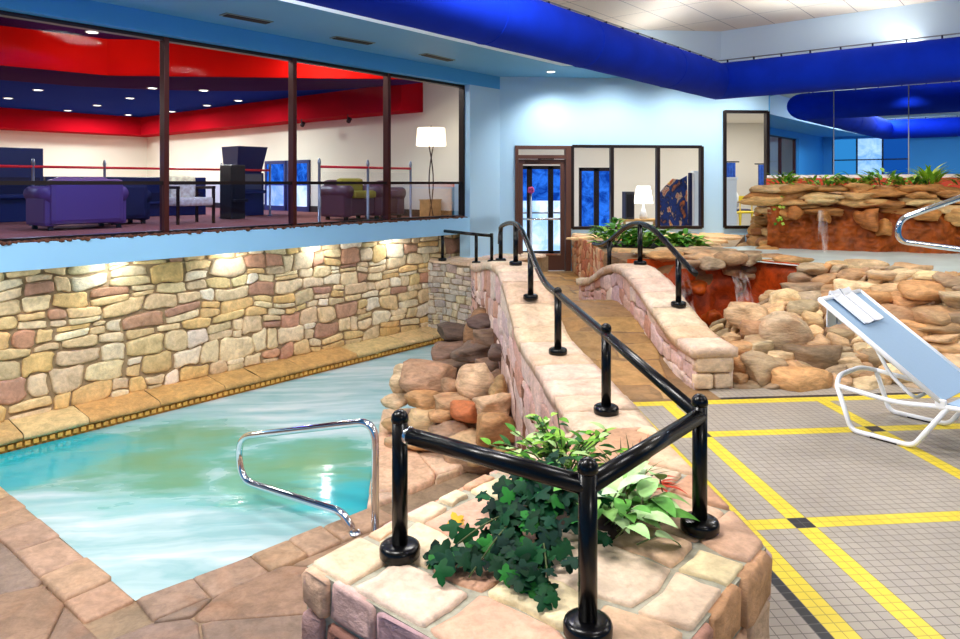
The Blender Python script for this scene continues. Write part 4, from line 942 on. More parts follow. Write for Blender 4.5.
t = thing('fallen_leaf', 'single yellow leaf lying on the planter flagstones beside the ivy', 'leaf', (.14, 2.62, .37)); b = B(); ivy_leaf(b, (.14, 2.62, .385), (-.2, -.6, 1), 1, .045, rgb(232, 170, 50)); ivy_leaf(b, (.16, 2.63, .385), (.2, -.4, 1), 3, .03, rgb(224, 180, 80)); obj('leaf_blade', b, 'leaf', t)
def bush(name, label, c, rx, ry, h_, n, cols, L=(.08, .15), wf=.5, group=None, pr=ovate, up=(.0, 1.0), stems=8):
    t = thing(name, label, 'plant', c, group); b = B(); vb = B()
    for k in range(n):
        a = rnd.uniform(0, 6.28); r_ = math.sqrt(rnd.random()); p = V((c[0] + rx * r_ * math.cos(a), c[1] + ry * r_ * math.sin(a), c[2] + h_ * rnd.random() * (1.15 - .6 * r_)))
        a2 = a + rnd.uniform(-.9, .9); ll = rnd.uniform(*L); blade(b, p, (math.cos(a2), math.sin(a2), rnd.uniform(*up)), (0, 0, 1), ll, ll * wf, pr, .8, shade(rnd.choice(cols), rnd, .15), 4)
    for k in range(stems): a = rnd.uniform(0, 6.28); vb.tube([(c[0], c[1], c[2] - .03), (c[0] + rx * .7 * math.cos(a), c[1] + ry * .7 * math.sin(a), c[2] + h_ * .8)], .005, 6)
    obj('foliage', b, 'leaf', t); obj('stems', vb, 'stem', t); return t
GR = [rgb(*c) for c in ((110, 180, 60), (150, 210, 80), (80, 150, 50), (180, 224, 100), (60, 120, 44))]
bl = ['leafy green plant in the raised bed beside the glass door', 'leafy green plant in the raised bed behind the middle post of the arched rail', 'low leafy plant in the raised bed at the descending end of the arched rail']
for i, (c, rx, h_) in enumerate((((3.0, 10.5, .72), .32, .34), ((3.5, 10.4, .70), .36, .28), ((3.98, 10.35, .68), .32, .2))): bush('leafy_plant', bl[i], c, rx, .35, h_, 170, GR, (.13, .22), .45, 'plants in the raised bed')
LGR = [rgb(*c) for c in ((100, 170, 44), (144, 196, 60), (70, 130, 36), (184, 214, 84))]
fl = ['small fern at the window end of the waterfall top', 'second small fern from the corner window on the waterfall top', 'yellow green bushy plant on the waterfall top under the pale reflected windows', 'dark low plant beside the pointed fern on the waterfall top', 'dark green clump past the pointed fern on the waterfall top', 'creeper clump between the two mirror seams on the waterfall top']
def on_top(u, k=.0): p = A0 + dA * u - nA * k; return (p.x, p.y, 1.61)
for i, (u, rx, h_) in enumerate(((.25, .16, .18), (.75, .3, .15), (1.45, .28, .2), (1.78, .2, .15), (2.6, .36, .18), (1.1, .24, .13))): bush('small_fern', fl[i], on_top(u), rx, .2, h_, 80, LGR, (.10, .19), .3, 'ferns along the waterfall top', lance, (.1, 1.2), 5)
bush('pointed_fern', 'tall bright pointed fern standing up in front of the mirror seam', on_top(2.02), .12, .12, .16, 70, [rgb(150, 186, 50), rgb(120, 170, 40), rgb(180, 204, 70)], (.16, .30), .18, None, lance, (.5, 2.2), 5)
t = thing('hanging_creeper', 'thin dark creeper hanging down the window end of the waterfall', 'plant', (5.0, 9.5, 1.5)); b = B()
for k in range(40):
    q = rnd.random(); ivy_leaf(b, (4.98 + rnd.gauss(0, .03), 9.36 + rnd.gauss(0, .03) - .06 * q, 1.58 - .5 * q), (rnd.gauss(-.3, .3), -1, .4), rnd.uniform(0, 6), .035, shade(rnd.choice(LGR), rnd, .2))
obj('foliage', b, 'leaf', t)

# ------------------------------------------------------------------ sun lounger with towel
N0 = V((2.85, 4.40)); ax = V((.56, -.83)).normalized(); px = V((.83, .56)).normalized(); WD = .62
def CH(q, p, z): return V((N0.x + ax.x * q + px.x * p, N0.y + ax.y * q + px.y * p, z))
lg = thing('sun_lounger', 'white tube framed sun lounger with pale blue sling and raised back', 'lounger', CH(.5, .3, 0)); TR = .016
def leg(q0, p): return fillet([CH(q0 - .09, p, .29), CH(q0, p, TR), CH(q0 + .37, p, TR), CH(q0 + .56, p, .305)], .05)
for q0 in (0, 1.22):
    for p in (0, WD): obj('leg', B().tube(leg(q0, p), TR, 12), 'white_plastic', lg)
    for p in (0, WD): obj('foot_strip', B().box(CH(q0 + .2, p, .006), (.16, .03, .012), math.atan2(ax.y, ax.x), bev=.003), 'frame', lg)
obj('head_crossbar', B().tube(fillet([CH(-.09, 0, .29), CH(-.14, .14, .325), CH(-.14, .48, .325), CH(-.09, WD, .29)], .1), TR, 12), 'white_plastic', lg)
for p in (0, WD): obj('side_rail', B().tube(fillet([CH(-.09, p, .29), CH(.28, p, .262), CH(.56, p, .305), CH(1.83, p, .325)], .1), TR, 12), 'white_plastic', lg)
obj('foot_crossbar', B().tube([CH(1.83, 0, .325), CH(1.83, WD, .325)], TR, 12), 'white_plastic', lg)
bq, bz, tq, tz = .52, .325, -.205, .85
for p in (.0, WD): obj('back_rail', B().tube([CH(bq, p, bz), CH(tq, p, tz)], .017, 12), 'white_plastic', lg)
obj('back_crossbar', B().tube([CH(tq, 0, tz), CH(tq, WD, tz)], .017, 12), 'white_plastic', lg)
obj('prop_strut', B().tube(fillet([CH(.12, .05, .60), CH(.22, .05, .42), CH(.36, .05, .30), CH(.36, WD - .05, .30), CH(.22, WD - .05, .42), CH(.12, WD - .05, .60)], .06), .012, 10), 'white_plastic', lg)
def slab(pts_top, th, up):
    b = B(); n = len(pts_top) - 1; vs = []
    for p0, p1 in pts_top:
        for k in range(9):
            f = k / 8; sag = -.012 * math.sin(PI * f); p = p0.lerp(p1, f) + up * sag; vs += [p + up * th / 2, p - up * th / 2]
    r = 18
    fs = []
    for i in range(n):
        for k in range(8):
            a = i * r + 2 * k; fs += [(a, a + 2, a + r + 2, a + r), (a + 1, a + r + 1, a + r + 3, a + 3)]
        a = i * r; fs += [(a, a + r, a + r + 1, a + 1), (a + 16, a + 17, a + r + 17, a + r + 16)]
    return b.add(vs, fs, smooth=False)
dirb = (CH(tq, 0, tz) - CH(bq, 0, bz)); upb = V((px.x, px.y, 0)).cross(dirb).normalized()
if upb.z < 0: upb = -upb
bk = [(CH(bq + (tq - bq) * f, .012, bz + (tz - bz) * f), CH(bq + (tq - bq) * f, WD - .012, bz + (tz - bz) * f)) for f in [k / 8 for k in range(9)]]
obj('back_sling', slab(bk, .008, upb), 'sling', lg)
st = [(CH(bq + .03 + 1.27 * f, .012, .318), CH(bq + .03 + 1.27 * f, WD - .012, .318)) for f in [k / 8 for k in range(9)]]
obj('seat_sling', slab(st, .008, V((0, 0, 1))), 'sling', lg)
for p in (0, WD): obj('hinge', B().box(CH(bq, p, .315), (.06, .03, .06), math.atan2(ax.y, ax.x), bev=.008), 'white_plastic', lg)
tw = thing('towel', 'folded white towel draped over the head of the sun lounger', 'towel', CH(tq, .3, tz))
def onback(f, p, o=.014): return CH(bq + (tq - bq) * f, p, bz + (tz - bz) * f) + upb * o
def drape(p0, p1, mat, name, o, parent):
    path = [onback(f, 0, o) for f in (.70, .78, .86, .94, .99)]; e = onback(1.0, 0, 0); path += [e + V((0, 0, .030 + o * .5)) + (path[-1] - path[-2]) * .25, e - upb * (.02 + o) + V((0, 0, -.01)), e - upb * (.03 + o) + V((0, 0, -.09)), e - upb * (.03 + o) + V((0, 0, -.17))]
    rows = [(p + V((px.x, px.y, 0)) * p0, p + V((px.x, px.y, 0)) * p1) for p in path]; return obj(name, slab(rows, .012, upb), mat, parent)
a_ = drape(.16, .30, 'towel', 'towel_fold', .016, tw); drape(.315, .46, 'towel', 'towel_fold', .016, tw); drape(.302, .313, 'fold_shade', 'fold_shadow_stripe', .013, tw).name = 'fold_shade_band'  # grey strip paints the shade between the two folds

# ------------------------------------------------------------------ lounge behind the long window
LZ = .97; LR = .1; LS = 14.0; LT = 14.0
struct('floor_lounge', lwbox(B(), LR, LT, .55, LS, LZ - .05, LZ), 'carpet')
o = obj('gravel_strip', B(), 'gravel') if False else None
b = B(); r_ = random.Random(2)
for k in range(700):
    p = LW(r_.uniform(.9, 9.5), r_.uniform(.0, .12), 1.05); s_ = r_.uniform(.03, .075); boulder(b, p, (s_, s_, s_ * .7), r_.random() * 3, k, shade(rgb(104, 62, 44), r_, .4), 1, .2)
o = obj('gravel', b, 'gravel', kind='stuff'); o['label'] = 'strip of brown gravel along the outer sill of the long lounge window'; o['category'] = 'gravel'
struct('wall_lounge_back', lwbox(B(), LR, LT, LS, LS + .1, LZ, 4.3), 'cream')
struct('wall_lounge_side', lwbox(B(), LR - .1, LR, .16, LS, LZ, 4.3), 'cream')
struct('wall_lounge_end', lwbox(B(), LT, LT + .1, .16, LS, LZ, 4.3), 'cream')
F1 = [(-13.0, 7.15), (-5.5, 12.93), (.35, 12.93)]
b = B(); b.add([(*LW(.0, .24, 4.2)[:2], 4.2), (*LW(LT, .24, 4.2)[:2], 4.2), (-13.0, 7.2, 4.2), (-5.5, 12.98, 4.2), (.6, 12.98, 4.2)], [(0, 1, 2, 3, 4)]); struct('ceiling_lounge', b, 'purple_paint')
b = B()
for (x0, y0), (x1, y1) in zip(F1, F1[1:]): b.add([(x0, y0, 3.56), (x1, y1, 3.56), (x1, y1, 4.22), (x0, y0, 4.22), (x0, y0 + .08, 3.56), (x1, y1 + .08, 3.56), (x1, y1 + .08, 4.22), (x0, y0 + .08, 4.22)], [(0, 1, 2, 3), (4, 5, 6, 7), (0, 1, 5, 4), (2, 3, 7, 6)])
struct('ceiling_lounge_front_fascia', b, 'red_paint')
b = B(); up_ = [(-13.0, 7.2), (-5.5, 12.98), (.5, 12.98), (-.3, 13.7)] + [(-1.2 - 1.1 * k, 13.9 + .9 * math.sin(PI * (k + .5) / 6.5) ** .8 * 1.2) for k in range(6)] + [(-14.3, 8.6)]
b.add([(x, y, 3.56) for x, y in up_] + [(x, y, 3.60) for x, y in up_], [tuple(range(len(up_))), tuple(range(len(up_), 2 * len(up_)))] + [(i, (i + 1) % len(up_), len(up_) + (i + 1) % len(up_), len(up_) + i) for i in range(len(up_))]); struct('ceiling_lounge_soffit', b, 'purple_paint')
fx = [(-13.0, 7.2), (-5.5, 13.0), (.6, 13.0), tuple(LW(LR, LS, 0)[:2]), tuple(LW(LT, LS, 0)[:2])]
struct('ceiling_lounge_far', B().prism(fx, 3.605, 3.65), 'navy_paint')
b = B(); lwbox(b, LR, LT, LS - .9, LS, 3.08, 3.62); lwbox(b, LR, LR + .6, 1.9, LS - .9, 3.08, 3.9); struct('ceiling_lounge_bulkhead', b, 'crimson_paint')
struct('baseboard_lounge', lwbox(B(), LR, LR + .02, .3, LS, LZ, LZ + .14), 'dark')
can_l = [((5.4, 4.4, 4.17), 'bright ceiling spotlight shining on the red fascia above the purple sofa'), ((3.67, 5.96, 3.555), 'round light in the plum soffit just over the end of the purple sofa'), ((2.83, 5.5, 3.555), 'round light in the plum soffit over the cream floral chair'), ((1.6, 1.9, 4.17), 'bright lamp high above the olive armchair in front of the crimson bulkhead')]
for p, l in can_l: lamp_can('ceiling_spot', l, LW(*p), .10, None)
far = [(4.92, 8.4), (4.85, 10.52), (2.93, 10.52), (3.06, 8.38), (2.92, 12.43), (1.35, 12.43), (1.0, 10.56), (1.16, 8.42), (1.21, 6.9)]
fn = ['over the navy panel, nearer row', 'over the navy panel, farther row', 'over the purple sofa, middle row', 'over the purple sofa, nearer row', 'over the purple sofa, farther row', 'deepest in the corner of the navy ceiling', 'middle one along the red bulkhead', 'second one along the red bulkhead', 'first one along the red bulkhead']
for i, (t_, s_) in enumerate(far): lamp_can('ceiling_downlight', 'small white downlight in the navy lounge ceiling ' + fn[i], LW(t_, s_, 3.598), .10, 'small lounge downlights')
def track(label, t_, s_):
    p = LW(t_, s_, 3.08); t = thing('track_light', label, 'light', p, 'track heads by the cream lounge wall')
    obj('mount_stem', B().tube([p, p + V((0, 0, -.08))], .012, 8), 'dark', t); obj('lamp_head', B().lathe([(.02, 0), (.045, .02), (.05, .10), (.04, .12)], p + V((0, 0, -.18)), 14, axis=(.4, .2, 1)), 'brown_metal', t)
track('track lamp head over the blue glass doors', .8, 5.0); track('second track lamp head over the rail with red top', .8, 3.4)
# furniture
def sofa(name, label, t0, t1, s0, s1, h_, mat, cush, cat='sofa', face_in=False, group=None):
    c = LW((t0 + t1) / 2, (s0 + s1) / 2, LZ); t = thing(name, label, cat, c, group); fb = (s0, s0 + .22) if not face_in else (s1 - .22, s1); aw = .2
    obj('seat_base', lwbox(B(), t0 + aw * .6, t1 - aw * .6, s0 + .08, s1 - .05, LZ + .08, LZ + .42, bev=.04), mat, t)
    obj('backrest', lwbox(B(), t0 + .06, t1 - .06, fb[0], fb[1], LZ + .08, LZ + h_, bev=.07), mat, t)
    for a in ((t0, t0 + aw), (t1 - aw, t1)):
        bb = lwbox(B(), a[0], a[1], s0 + .05, s1, LZ + .06, LZ + h_ - .22, bev=.05); m0 = (a[0] + a[1]) / 2; p, q = LW(m0, s0 + .04, LZ + h_ - .22), LW(m0, s1 + .01, LZ + h_ - .22); bb.tube([p, q], .12, 14); obj('armrest', bb, mat, t)
    n = 2 if t1 - t0 > 1.1 else 1; w_ = (t1 - t0 - 2 * aw) / n
    for k in range(n):
        obj('seat_cushion', lwbox(B(), t0 + aw + w_ * k, t0 + aw + w_ * (k + 1), s0 + .22 if not face_in else s0, s1 if not face_in else s1 - .22, LZ + .40, LZ + .54, bev=.05), cush, t)
        sb = (s0 + .2, s0 + .36) if not face_in else (s1 - .38, s1 - .2); obj('back_cushion', lwbox(B(), t0 + aw + w_ * k, t0 + aw + w_ * (k + 1), sb[0], sb[1], LZ + .5, LZ + h_ + .03, bev=.06), cush, t)
    for a in (t0 + .1, t1 - .1):
        for s_ in (s0 + .12, s1 - .1): obj('foot', lwbox(B(), a - .03, a + .03, s_ - .03, s_ + .03, LZ, LZ + .08), 'dark', t)
sofa('sofa', 'purple-lit leather sofa with its back to the long lounge window', 5.45, 6.58, 2.9, 3.75, .74, 'plum', 'plum')
sofa('sofa', 'dark navy sofa standing beside the purple sofa', 4.72, 5.40, 3.7, 4.4, .68, 'navy', 'navy')
sofa('armchair', 'dark leather armchair with olive cushions behind the red topped rail', 1.22, 2.15, 1.8, 2.55, .74, 'plum_dark', 'olive', 'armchair', True)
sofa('armchair', 'dark plain armchair between the olive armchair and the small wood box', .55, 1.15, 1.9, 2.6, .70, 'plum_dark', 'plum_dark', 'armchair', True)
t = thing('accent_chair', 'dark framed chair with cream floral cushions beside the navy sofa', 'chair', LW(4.3, 3.3, LZ))
obj('seat', lwbox(B(), 4.0, 4.62, 3.0, 3.6, LZ + .30, LZ + .44, bev=.04), 'floral', t); obj('backrest', lwbox(B(), 4.05, 4.5, 3.5, 3.66, LZ + .42, LZ + .80, bev=.05), 'floral', t)
for a in (4.0, 4.62):
    for s_ in (3.02, 3.58): obj('leg', lwbox(B(), a - .02, a + .02, s_ - .02, s_ + .02, LZ, LZ + .6), 'brown_metal', t)
    obj('armrest', lwbox(B(), a - .03, a + .03, 3.0, 3.6, LZ + .58, LZ + .63, bev=.01), 'brown_metal', t)
def cabinet(name, label, t0, t1, s0, s1, z1, mat, scr, cat, flare=0):
    t = thing(name, label, cat, LW((t0 + t1) / 2, (s0 + s1) / 2, LZ)); obj('body', lwbox(B(), t0, t1, s0, s1, LZ, LZ + z1 * (.62 if flare else 1), bev=.015), mat, t)
    if flare:
        bb = B(); c = [(t0, s0 + .1), (t1, s0 + .1), (t1, s1), (t0, s1)]; vs = [LW(a, q, LZ + z1 * .62) for a, q in c] + [LW(a + (flare if a == t1 else -flare), q - (.15 if q < s1 else 0), LZ + z1) for a, q in c]
        bb.add(vs, [(0, 1, 2, 3), (4, 5, 6, 7), (0, 1, 5, 4), (1, 2, 6, 5), (2, 3, 7, 6), (3, 0, 4, 7)]); obj('marquee_hood', bb, mat, t)
    obj('screen', lwbox(B(), t0 + .06, t1 - .06, s0 - .012, s0, LZ + z1 * .38, LZ + z1 * .60), scr, t); obj('control_shelf', lwbox(B(), t0 + .02, t1 - .02, s0 - .14, s0, LZ + z1 * .32, LZ + z1 * .37, bev=.01), mat, t); return t
cabinet('game_cabinet', 'tall blue game cabinet with a flared top near the blue glass doors', 1.75, 2.32, 5.0, 5.6, 1.44, 'cab_blue', 'grey_screen', 'cabinet', .06)
cabinet('game_cabinet', 'low black cabinet beside the tall flared blue cabinet', 2.86, 3.16, 3.9, 4.3, 1.02, 'dark', 'dark', 'cabinet')
cabinet('wardrobe_cabinet', 'wide tall navy cabinet rising behind the purple sofa', 5.6, 6.9, 6.0, 6.5, 1.30, 'cab_blue', 'navy', 'cabinet')
cabinet('low_cabinet', 'long navy counter between the sofas and the far cream wall', 2.4, 5.5, 6.2, 6.7, .80, 'cab_blue', 'navy', 'counter')
# blue glazed doors in the side wall of the lounge
t = thing('glazed_door', 'blue daylight glazed double door in the cream lounge wall', 'door', LW(LR + .02, 6.5, LZ))
for s0, s1 in ((5.62, 6.5), (6.56, 7.45)):
    f_ = obj('leaf_frame', lwbox(lwbox(lwbox(lwbox(B(), LR, LR + .05, s0, s0 + .07, LZ, 2.2), LR, LR + .05, s1 - .07, s1, LZ, 2.2), LR, LR + .05, s0, s1, 2.12, 2.2), LR, LR + .05, s0, s1, LZ, LZ + .12), 'cab_blue', t)
    obj('upper_pane', B().quad(LW(LR + .03, s0, 1.6), LW(LR + .03, s1, 1.6), LW(LR + .03, s1, 2.15), LW(LR + .03, s0, 2.15)), 'blue_day', f_); obj('lower_pane', B().quad(LW(LR + .03, s0, LZ + .1), LW(LR + .03, s1, LZ + .1), LW(LR + .03, s1, 1.58), LW(LR + .03, s0, 1.58)), 'blue_pale', f_)
# guard rails with red top rail
def guard(label, t0, t1, s_, n, mesh):
    t = thing('guard_rail', label, 'railing', LW((t0 + t1) / 2, s_, LZ)); z1 = LZ + .94
    obj('top_rail', B().tube([LW(t0, s_, z1), LW(t1, s_, z1)], .022, 10), 'red_rail', t)
    for k in range(n + 1):
        a = t0 + (t1 - t0) * k / n; obj('post', B().lathe([(.05, 0), (.05, .015), (.022, .03), (.022, .98), (.03, 1.0), (.02, 1.06), (.002, 1.08)], LW(a, s_, LZ), 12), 'steel', t)
    if mesh:
        for k in range(n): a, c = t0 + (t1 - t0) * k / n, t0 + (t1 - t0) * (k + 1) / n; obj('infill_panel', lwbox(B(), a + .06, c - .06, s_ - .006, s_ + .006, LZ + .12, z1 - .08), 'glass', t)
    return t
guard('long red topped guard rail on steel posts behind the sofas', 1.9, 7.3, 4.55, 5, False)
guard('short red topped guard rail with dark panels in front of the olive armchair', 1.28, 3.3, 1.05, 2, True)
b = B(); t = thing('side_box', 'small pale wood box standing beside the dark armchair', 'box', LW(.28, 2.1, LZ)); obj('carcass', lwbox(B(), .15, .5, 1.35, 1.6, LZ, LZ + .34, bev=.01), 'wood', t); obj('lid', lwbox(B(), .14, .51, 1.34, 1.61, LZ + .34, LZ + .36), 'wood', t)
# floor lamp
p = LW(.9, .9, LZ); t = thing('floor_lamp', 'floor lamp with a white drum shade and crossed dark stems in the lounge', 'lamp', p)
obj('base', B().lathe([(.15, 0), (.15, .015), (.05, .03), (.02, .035)], p, 24), 'brown_metal', t)
tv = V((-Q, -Q, 0))
for sg in (-1, 1):
    pts = [p + V((0, 0, .03)) + tv * sg * .05]
    for k in range(13): f = k / 12; pts.append(p + V((0, 0, .06 + 1.30 * f)) + tv * sg * (.055 - .11 * math.sin(PI * f) ** 1.0 * (1 if f < 1 else 1)))
    obj('stem', B().tube(pts, .011, 8), 'brown_metal', t)
obj('lamp_shade', B().lathe([(.27, 0), (.275, .01), (.255, .32), (.25, .33)], p + V((0, 0, 1.36)), 28), 'lamp_warm', t); obj('finial', B().lathe([(.012, 0), (.018, .02), (.002, .05)], p + V((0, 0, 1.69)), 10), 'brown_metal', t)

# ------------------------------------------------------------------ lobby behind the door wall
struct('floor_lobby', xbox(B(), 1.2, 9.5, 13.05, 17.6, -.06, -.01), 'flag')
b = B(); xbox(b, 1.0, 9.5, 17.5, 17.6, 0, 3.3); xbox(b, 1.0, 1.1, 13.05, 17.5, 0, 3.3); xbox(b, 9.4, 9.5, 13.05, 17.5, 0, 3.3); struct('wall_lobby', b, 'lobby_wall')
struct('ceiling_lobby', xbox(B(), 1.0, 9.5, 13.05, 17.6, 3.2, 3.3), 'lobby_wall')
def outer_door(label, x0, x1, y, n, z1, split):
    t = thing('entrance_door', label, 'door', ((x0 + x1) / 2, y, 0)); w_ = (x1 - x0) / n
    for k in range(n):
        a, c = x0 + w_ * k, x0 + w_ * (k + 1); f_ = obj('leaf_frame', xbox(xbox(xbox(xbox(B(), a, a + .06, y, y + .05, 0, z1), c - .06, c, y, y + .05, 0, z1), a, c, y, y + .05, z1 - .08, z1), a, c, y, y + .05, 0, .12), 'frame', t)
        obj('upper_pane', B().quad((a, y + .03, split), (c, y + .03, split), (c, y + .03, z1 - .05), (a, y + .03, z1 - .05)), 'blue_day', f_)
        if split > .3: obj('lower_pane', B().quad((a, y + .03, .1), (c, y + .03, .1), (c, y + .03, split), (a, y + .03, split)), 'blue_pale', f_); obj('push_bar', B().tube([(a + .06, y - .03, .98), (c - .06, y - .03, .98)], .02, 8), 'steel', f_)
outer_door('dark framed entrance doors with bright daylight seen through the glass door', 2.0, 3.45, 15.6, 3, 2.04, 1.25)
outer_door('blue glazed entrance panels behind the first pane of the window strip', 3.62, 4.42, 15.6, 2, 2.0, .12)
t = thing('pot_stand', 'slim stand with a pink flower ball just inside the glass door', 'plant stand', (2.35, 14.6, 0)); obj('stand_pole', B().lathe([(.12, 0), (.12, .02), (.025, .04), (.02, 1.45)], (2.35, 14.6, 0), 12), 'steel', t); bb = B(); boulder(bb, (2.35, 14.6, 1.5), (.15, .15, .15), 0, 5, rgb(220, 90, 160), 3, .15); obj('flower_ball', bb, 'leaf', t)
t = thing('console_table', 'pale console table below the bright table lamp', 'table', (5.0, 15.2, 0)); obj('top', xbox(B(), 4.45, 5.35, 15.0, 15.45, .80, .85, bev=.01), 'wood', t)
for x in (4.5, 5.3):
    for y in (15.05, 15.4): obj('leg', xbox(B(), x - .025, x + .025, y - .025, y + .025, 0, .80), 'wood', t)
t = thing('table_lamp', 'bright white table lamp behind the middle window pane', 'lamp', (4.98, 15.2, .85)); obj('base', B().lathe([(.08, 0), (.09, .06), (.05, .2), (.015, .3), (.012, .36)], (4.98, 15.2, .85), 18), 'white', t); obj('lamp_shade', B().lathe([(.21, 0), (.205, .02), (.15, .36), (.14, .38)], (4.98, 15.2, 1.2), 24), 'lamp_on', t)
t = thing('speaker_cabinet', 'charcoal box cabinet standing beside the bright table lamp', 'cabinet', (4.62, 15.1, 0)); obj('body', xbox(B(), 4.52, 4.72, 15.02, 15.3, .85, 1.46, bev=.01), 'grey_cab', t); obj('grille', xbox(B(), 4.54, 4.70, 15.008, 15.02, .9, 1.4), 'dark', t)
t = thing('display_board', 'colourful coral reef board leaning behind the last pane of the window strip', 'picture', (5.25, 14, 0)); bb = B()
pr = [(4.93, .3), (5.55, .3), (5.55, 1.80), (5.40, 1.72), (5.25, 1.74), (5.1, 1.6), (4.97, 1.45), (4.93, 1.2)]
bb.add([(x, 14.0 + z * .06, z) for x, z in pr] + [(x, 14.04 + z * .06, z) for x, z in pr], [tuple(range(7, -1, -1)), tuple(range(8, 16))] + [(i, (i + 1) % 8, 8 + (i + 1) % 8, 8 + i) for i in range(8)]); obj('board', bb, 'reef', t); obj('support_post', xbox(B(), 5.56, 5.62, 14.0, 14.08, 0, 1.86), 'navy', t)
t = thing('white_column', 'white square post at the end of the window strip', 'column', (5.75, 14, 0)); obj('shaft', xbox(B(), 5.66, 5.80, 13.98, 14.12, 0, 1.85, bev=.01), 'white', t); obj('cap', xbox(B(), 5.64, 5.82, 13.96, 14.14, 1.85, 1.9), 'white', t)
t = thing('white_column', 'white square post at the edge of the corner window', 'column', (6.4, 14, 0)); obj('shaft', xbox(B(), 6.33, 6.55, 13.95, 14.15, 0, 1.72, bev=.01), 'white', t); obj('cap', xbox(B(), 6.31, 6.57, 13.93, 14.17, 1.72, 1.77), 'white', t)
def curtain(label, x0, x1, y, z0, z1):
    t = thing('curtain', label, 'curtain', ((x0 + x1) / 2, y, z0), 'curtains behind the corner window'); bb = B(); n = 40; vs = []
    for k in range(n + 1): x = x0 + (x1 - x0) * k / n; yy = y + .04 * math.sin(k * 1.4); vs += [(x, yy, z0), (x, yy, z1), (x, yy + .012, z0), (x, yy + .012, z1)]
    bb.add(vs, [f for k in range(n) for f in ((4 * k, 4 * k + 4, 4 * k + 5, 4 * k + 1), (4 * k + 2, 4 * k + 3, 4 * k + 7, 4 * k + 6))], smooth=True); obj('drape', bb, 'curtain', t); obj('rod', B().tube([(x0 - .1, y, z1 + .02), (x1 + .1, y, z1 + .02)], .015, 8), 'dark', t)
curtain('short blue curtain beside the white post in the corner window', 7.15, 7.75, 16.6, 1.3, 2.15); curtain('long blue curtain close to the waterfall end of the corner window', 8.35, 8.9, 16.6, .4, 2.1)
t = thing('high_table', 'dark bar table behind the yellow stools in the corner window', 'table', (7.05, 15.2, 0)); obj('top', B().lathe([(.36, 0), (.38, .01), (.38, .035), (.36, .045)], (7.05, 15.2, 1.02), 24), 'navy', t); obj('pedestal', B().lathe([(.24, 0), (.24, .02), (.04, .05), (.04, 1.02)], (7.05, 15.2, 0), 16), 'dark', t)
t = thing('vase', 'white vase standing on the dark bar table in the corner window', 'vase', (7.05, 15.2, 1.065)); obj('vase_body', B().lathe([(.06, 0), (.12, .08), (.15, .2), (.10, .34), (.06, .4), (.08, .44)], (7.05, 15.2, 1.066), 20), 'white', t)
def stool(label, x, y, rz):
    t = thing('bar_stool', label, 'stool', (x, y, 0), 'yellow stools in the corner window', True, rz)
    obj('seat', B().lathe([(.15, 0), (.17, .015), (.17, .035), (.15, .045)], (0, 0, 1.0), 20), 'yellow', t); obj('backrest', B().box((0, .17, 1.30), (.30, .03, .14), bev=.012), 'yellow', t)
    for sx in (-1, 1):
        for sy in (-1, 1): obj('leg', B().tube([(sx * .11, sy * .11, 1.0), (sx * .18, sy * .18, 0)], .016, 8), 'yellow', t)
        obj('back_post', B().tube([(sx * .12, .15, 1.0), (sx * .12, .17, 1.36)], .012, 8), 'yellow', t)
    return t
s1 = stool('yellow bar stool beside the white post in the corner window', 6.62, 14.35, .6); dup(s1, (7.02, 14.5, 0), -.4, 'yellow bar stool nearer the waterfall in the corner window')

# ------------------------------------------------------------------ lights
def light(kind, name, p, e, col=(1, 1, 1), size=.3, target=None, spot=None, blend=.6, sy=None):
    l = bpy.data.lights.new(name, kind); l.energy = e; l.color = col; o = bpy.data.objects.new(name, l); C.objects.link(o); o.location = p
    if kind == 'AREA':
        l.size = size
        if sy: l.shape = 'RECTANGLE'; l.size_y = sy
    else: l.shadow_soft_size = size
    if kind == 'SPOT': l.spot_size = spot or 1.6; l.spot_blend = blend
    if target is not None: o.rotation_euler = (V(target) - V(p)).to_track_quat('-Z', 'Y').to_euler()
    return o
WARM = (1, .90, .76); NEUT = (1, .97, .93); COOL = (.86, .94, 1)
for x, y, e in ((2.2, 1.2, 60), (-1.2, 2.2, 120), (5.6, 2.8, 55), (1.2, 5.6, 90), (4.9, 6.4, 60), (-3.6, 3.4, 150), (-1.0, 5.6, 140), (2.7, -3.5, 80), (9, 2.5, 60)): light('AREA', 'tray_fill', (x, y, 4.2), e, NEUT, 1.2, (x, y, 0), sy=.6)  # added fill lamps under the tray ceiling, no fixtures modelled
for t_, L_ in ((1.8, 3.2), (5.4, 3.2)): light('AREA', 'cove_strip', E0 + V((-Q, -Q, 0)) * t_ + V((0, 0, .36)), 12, NEUT, .15, E0 + V((-Q, -Q, 0)) * t_ + V((0, 0, 2)), sy=L_)
for t_, L_ in ((2.2, 3.6), (6.2, 3.6)): light('AREA', 'cove_strip', E0 + V((Q, -Q, 0)) * t_ + V((0, 0, .36)), 16, NEUT, L_, E0 + V((Q, -Q, 0)) * t_ + V((0, 0, 2)), sy=.15)
for t_ in (2.43, 3.85, 5.26, 6.74, 8.2): light('POINT', 'ledge_light', LW(t_, .17, .735), 7, (1, .93, .84), .04)
light('SPOT', 'door_downlight', (2.32, 12.15, 3.58), 120, NEUT, .06, (2.9, 12.6, 0), 2.4, .8)
for x in (3.6, 4.9, 6.0): light('SPOT', 'wall_wash_fill', (x, 11.9, 3.58), 100, NEUT, .08, (x, 12.9, 1.2), 2.3, .9)  # added unseen soffit spots that brighten the door wall
for t_ in (2, 5, 8): light('SPOT', 'fall_wash', MW(t_, 1.9, 3.55), 130, WARM, .08, MW(t_, 1.6, 1.0), 2.2, .8)
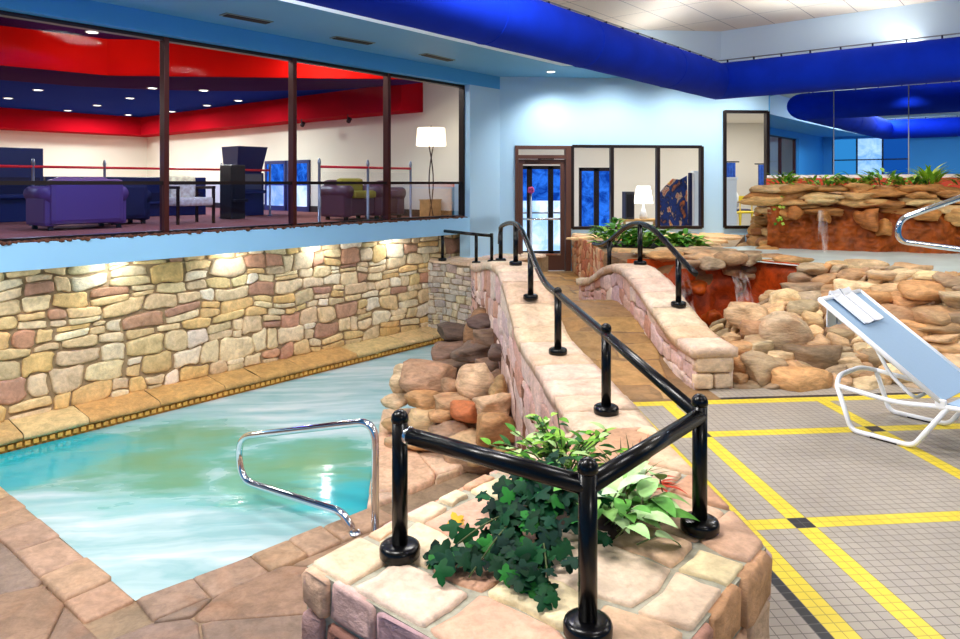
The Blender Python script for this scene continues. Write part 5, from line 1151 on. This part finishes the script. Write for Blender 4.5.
# lounge and lobby lamps, plus an added blue fill
for t_, s_ in ((5.5, 3.9), (2.9, 1.6)): light('POINT', 'lounge_spot', LW(t_, s_, 3.98), 22, (1, .85, .7), .06)
for t_, s_ in ((4.9, 9), (2, 9.5), (2.2, 12), (6.5, 11.5), (2.2, 6.2), (8.5, 8.5)): light('AREA', 'lounge_downlight', LW(t_, s_, 3.5), 85, (.93, 1, .97), .5, LW(t_, s_, 0))
for t_, s_ in ((5.6, 2.2), (2.6, 1.9), (8.6, 2.5)): light('AREA', 'lounge_downlight', LW(t_, s_, 4.1), 40, (.96, 1, .97), .4, LW(t_, s_, 0))
light('POINT', 'lounge_floor_lamp', LW(.9, .9, LZ + 1.52), 34, (1, .78, .62), .12)
light('POINT', 'lounge_blue_fill', LW(6.2, 1.6, LZ + 1.0), 16, (.25, .3, 1), .2)  # added blue fill low in the lounge; no blue lamp stands here
light('AREA', 'lobby_light', (4.2, 14.8, 3.15), 62, NEUT, 3.0, (4.2, 14.8, 0), sy=1.5); light('AREA', 'lobby_light', (7.6, 15.2, 3.15), 60, NEUT, 2.0, (7.6, 15.2, 0))

w = bpy.data.worlds.new('room_air'); bpy.context.scene.world = w; w.use_nodes = True
w.node_tree.nodes['Background'].inputs['Color'].default_value = (.7, .8, 1, 1); w.node_tree.nodes['Background'].inputs['Strength'].default_value = .15

# ------------------------------------------------------------------ camera and view
cam = bpy.data.cameras.new('camera'); co = bpy.data.objects.new('camera', cam); C.objects.link(co)
co.location = (0, 0, 1.65); co.rotation_euler = (PI / 2, 0, math.radians(-5)); cam.sensor_width = 36; cam.lens = 700 / 960 * 36; cam.shift_y = -136.5 / 960; cam.clip_start = .05
sc = bpy.context.scene; sc.camera = co
sc.view_settings.view_transform = 'Standard'; sc.view_settings.look = 'None'; sc.view_settings.exposure = 0.35; sc.view_settings.gamma = 1; sc.view_settings.use_curve_mapping = False
sc.cycles.max_bounces = 8; sc.cycles.use_denoising = True
for o in bpy.data.objects:
    if '_local' in o.keys(): del o['_local']
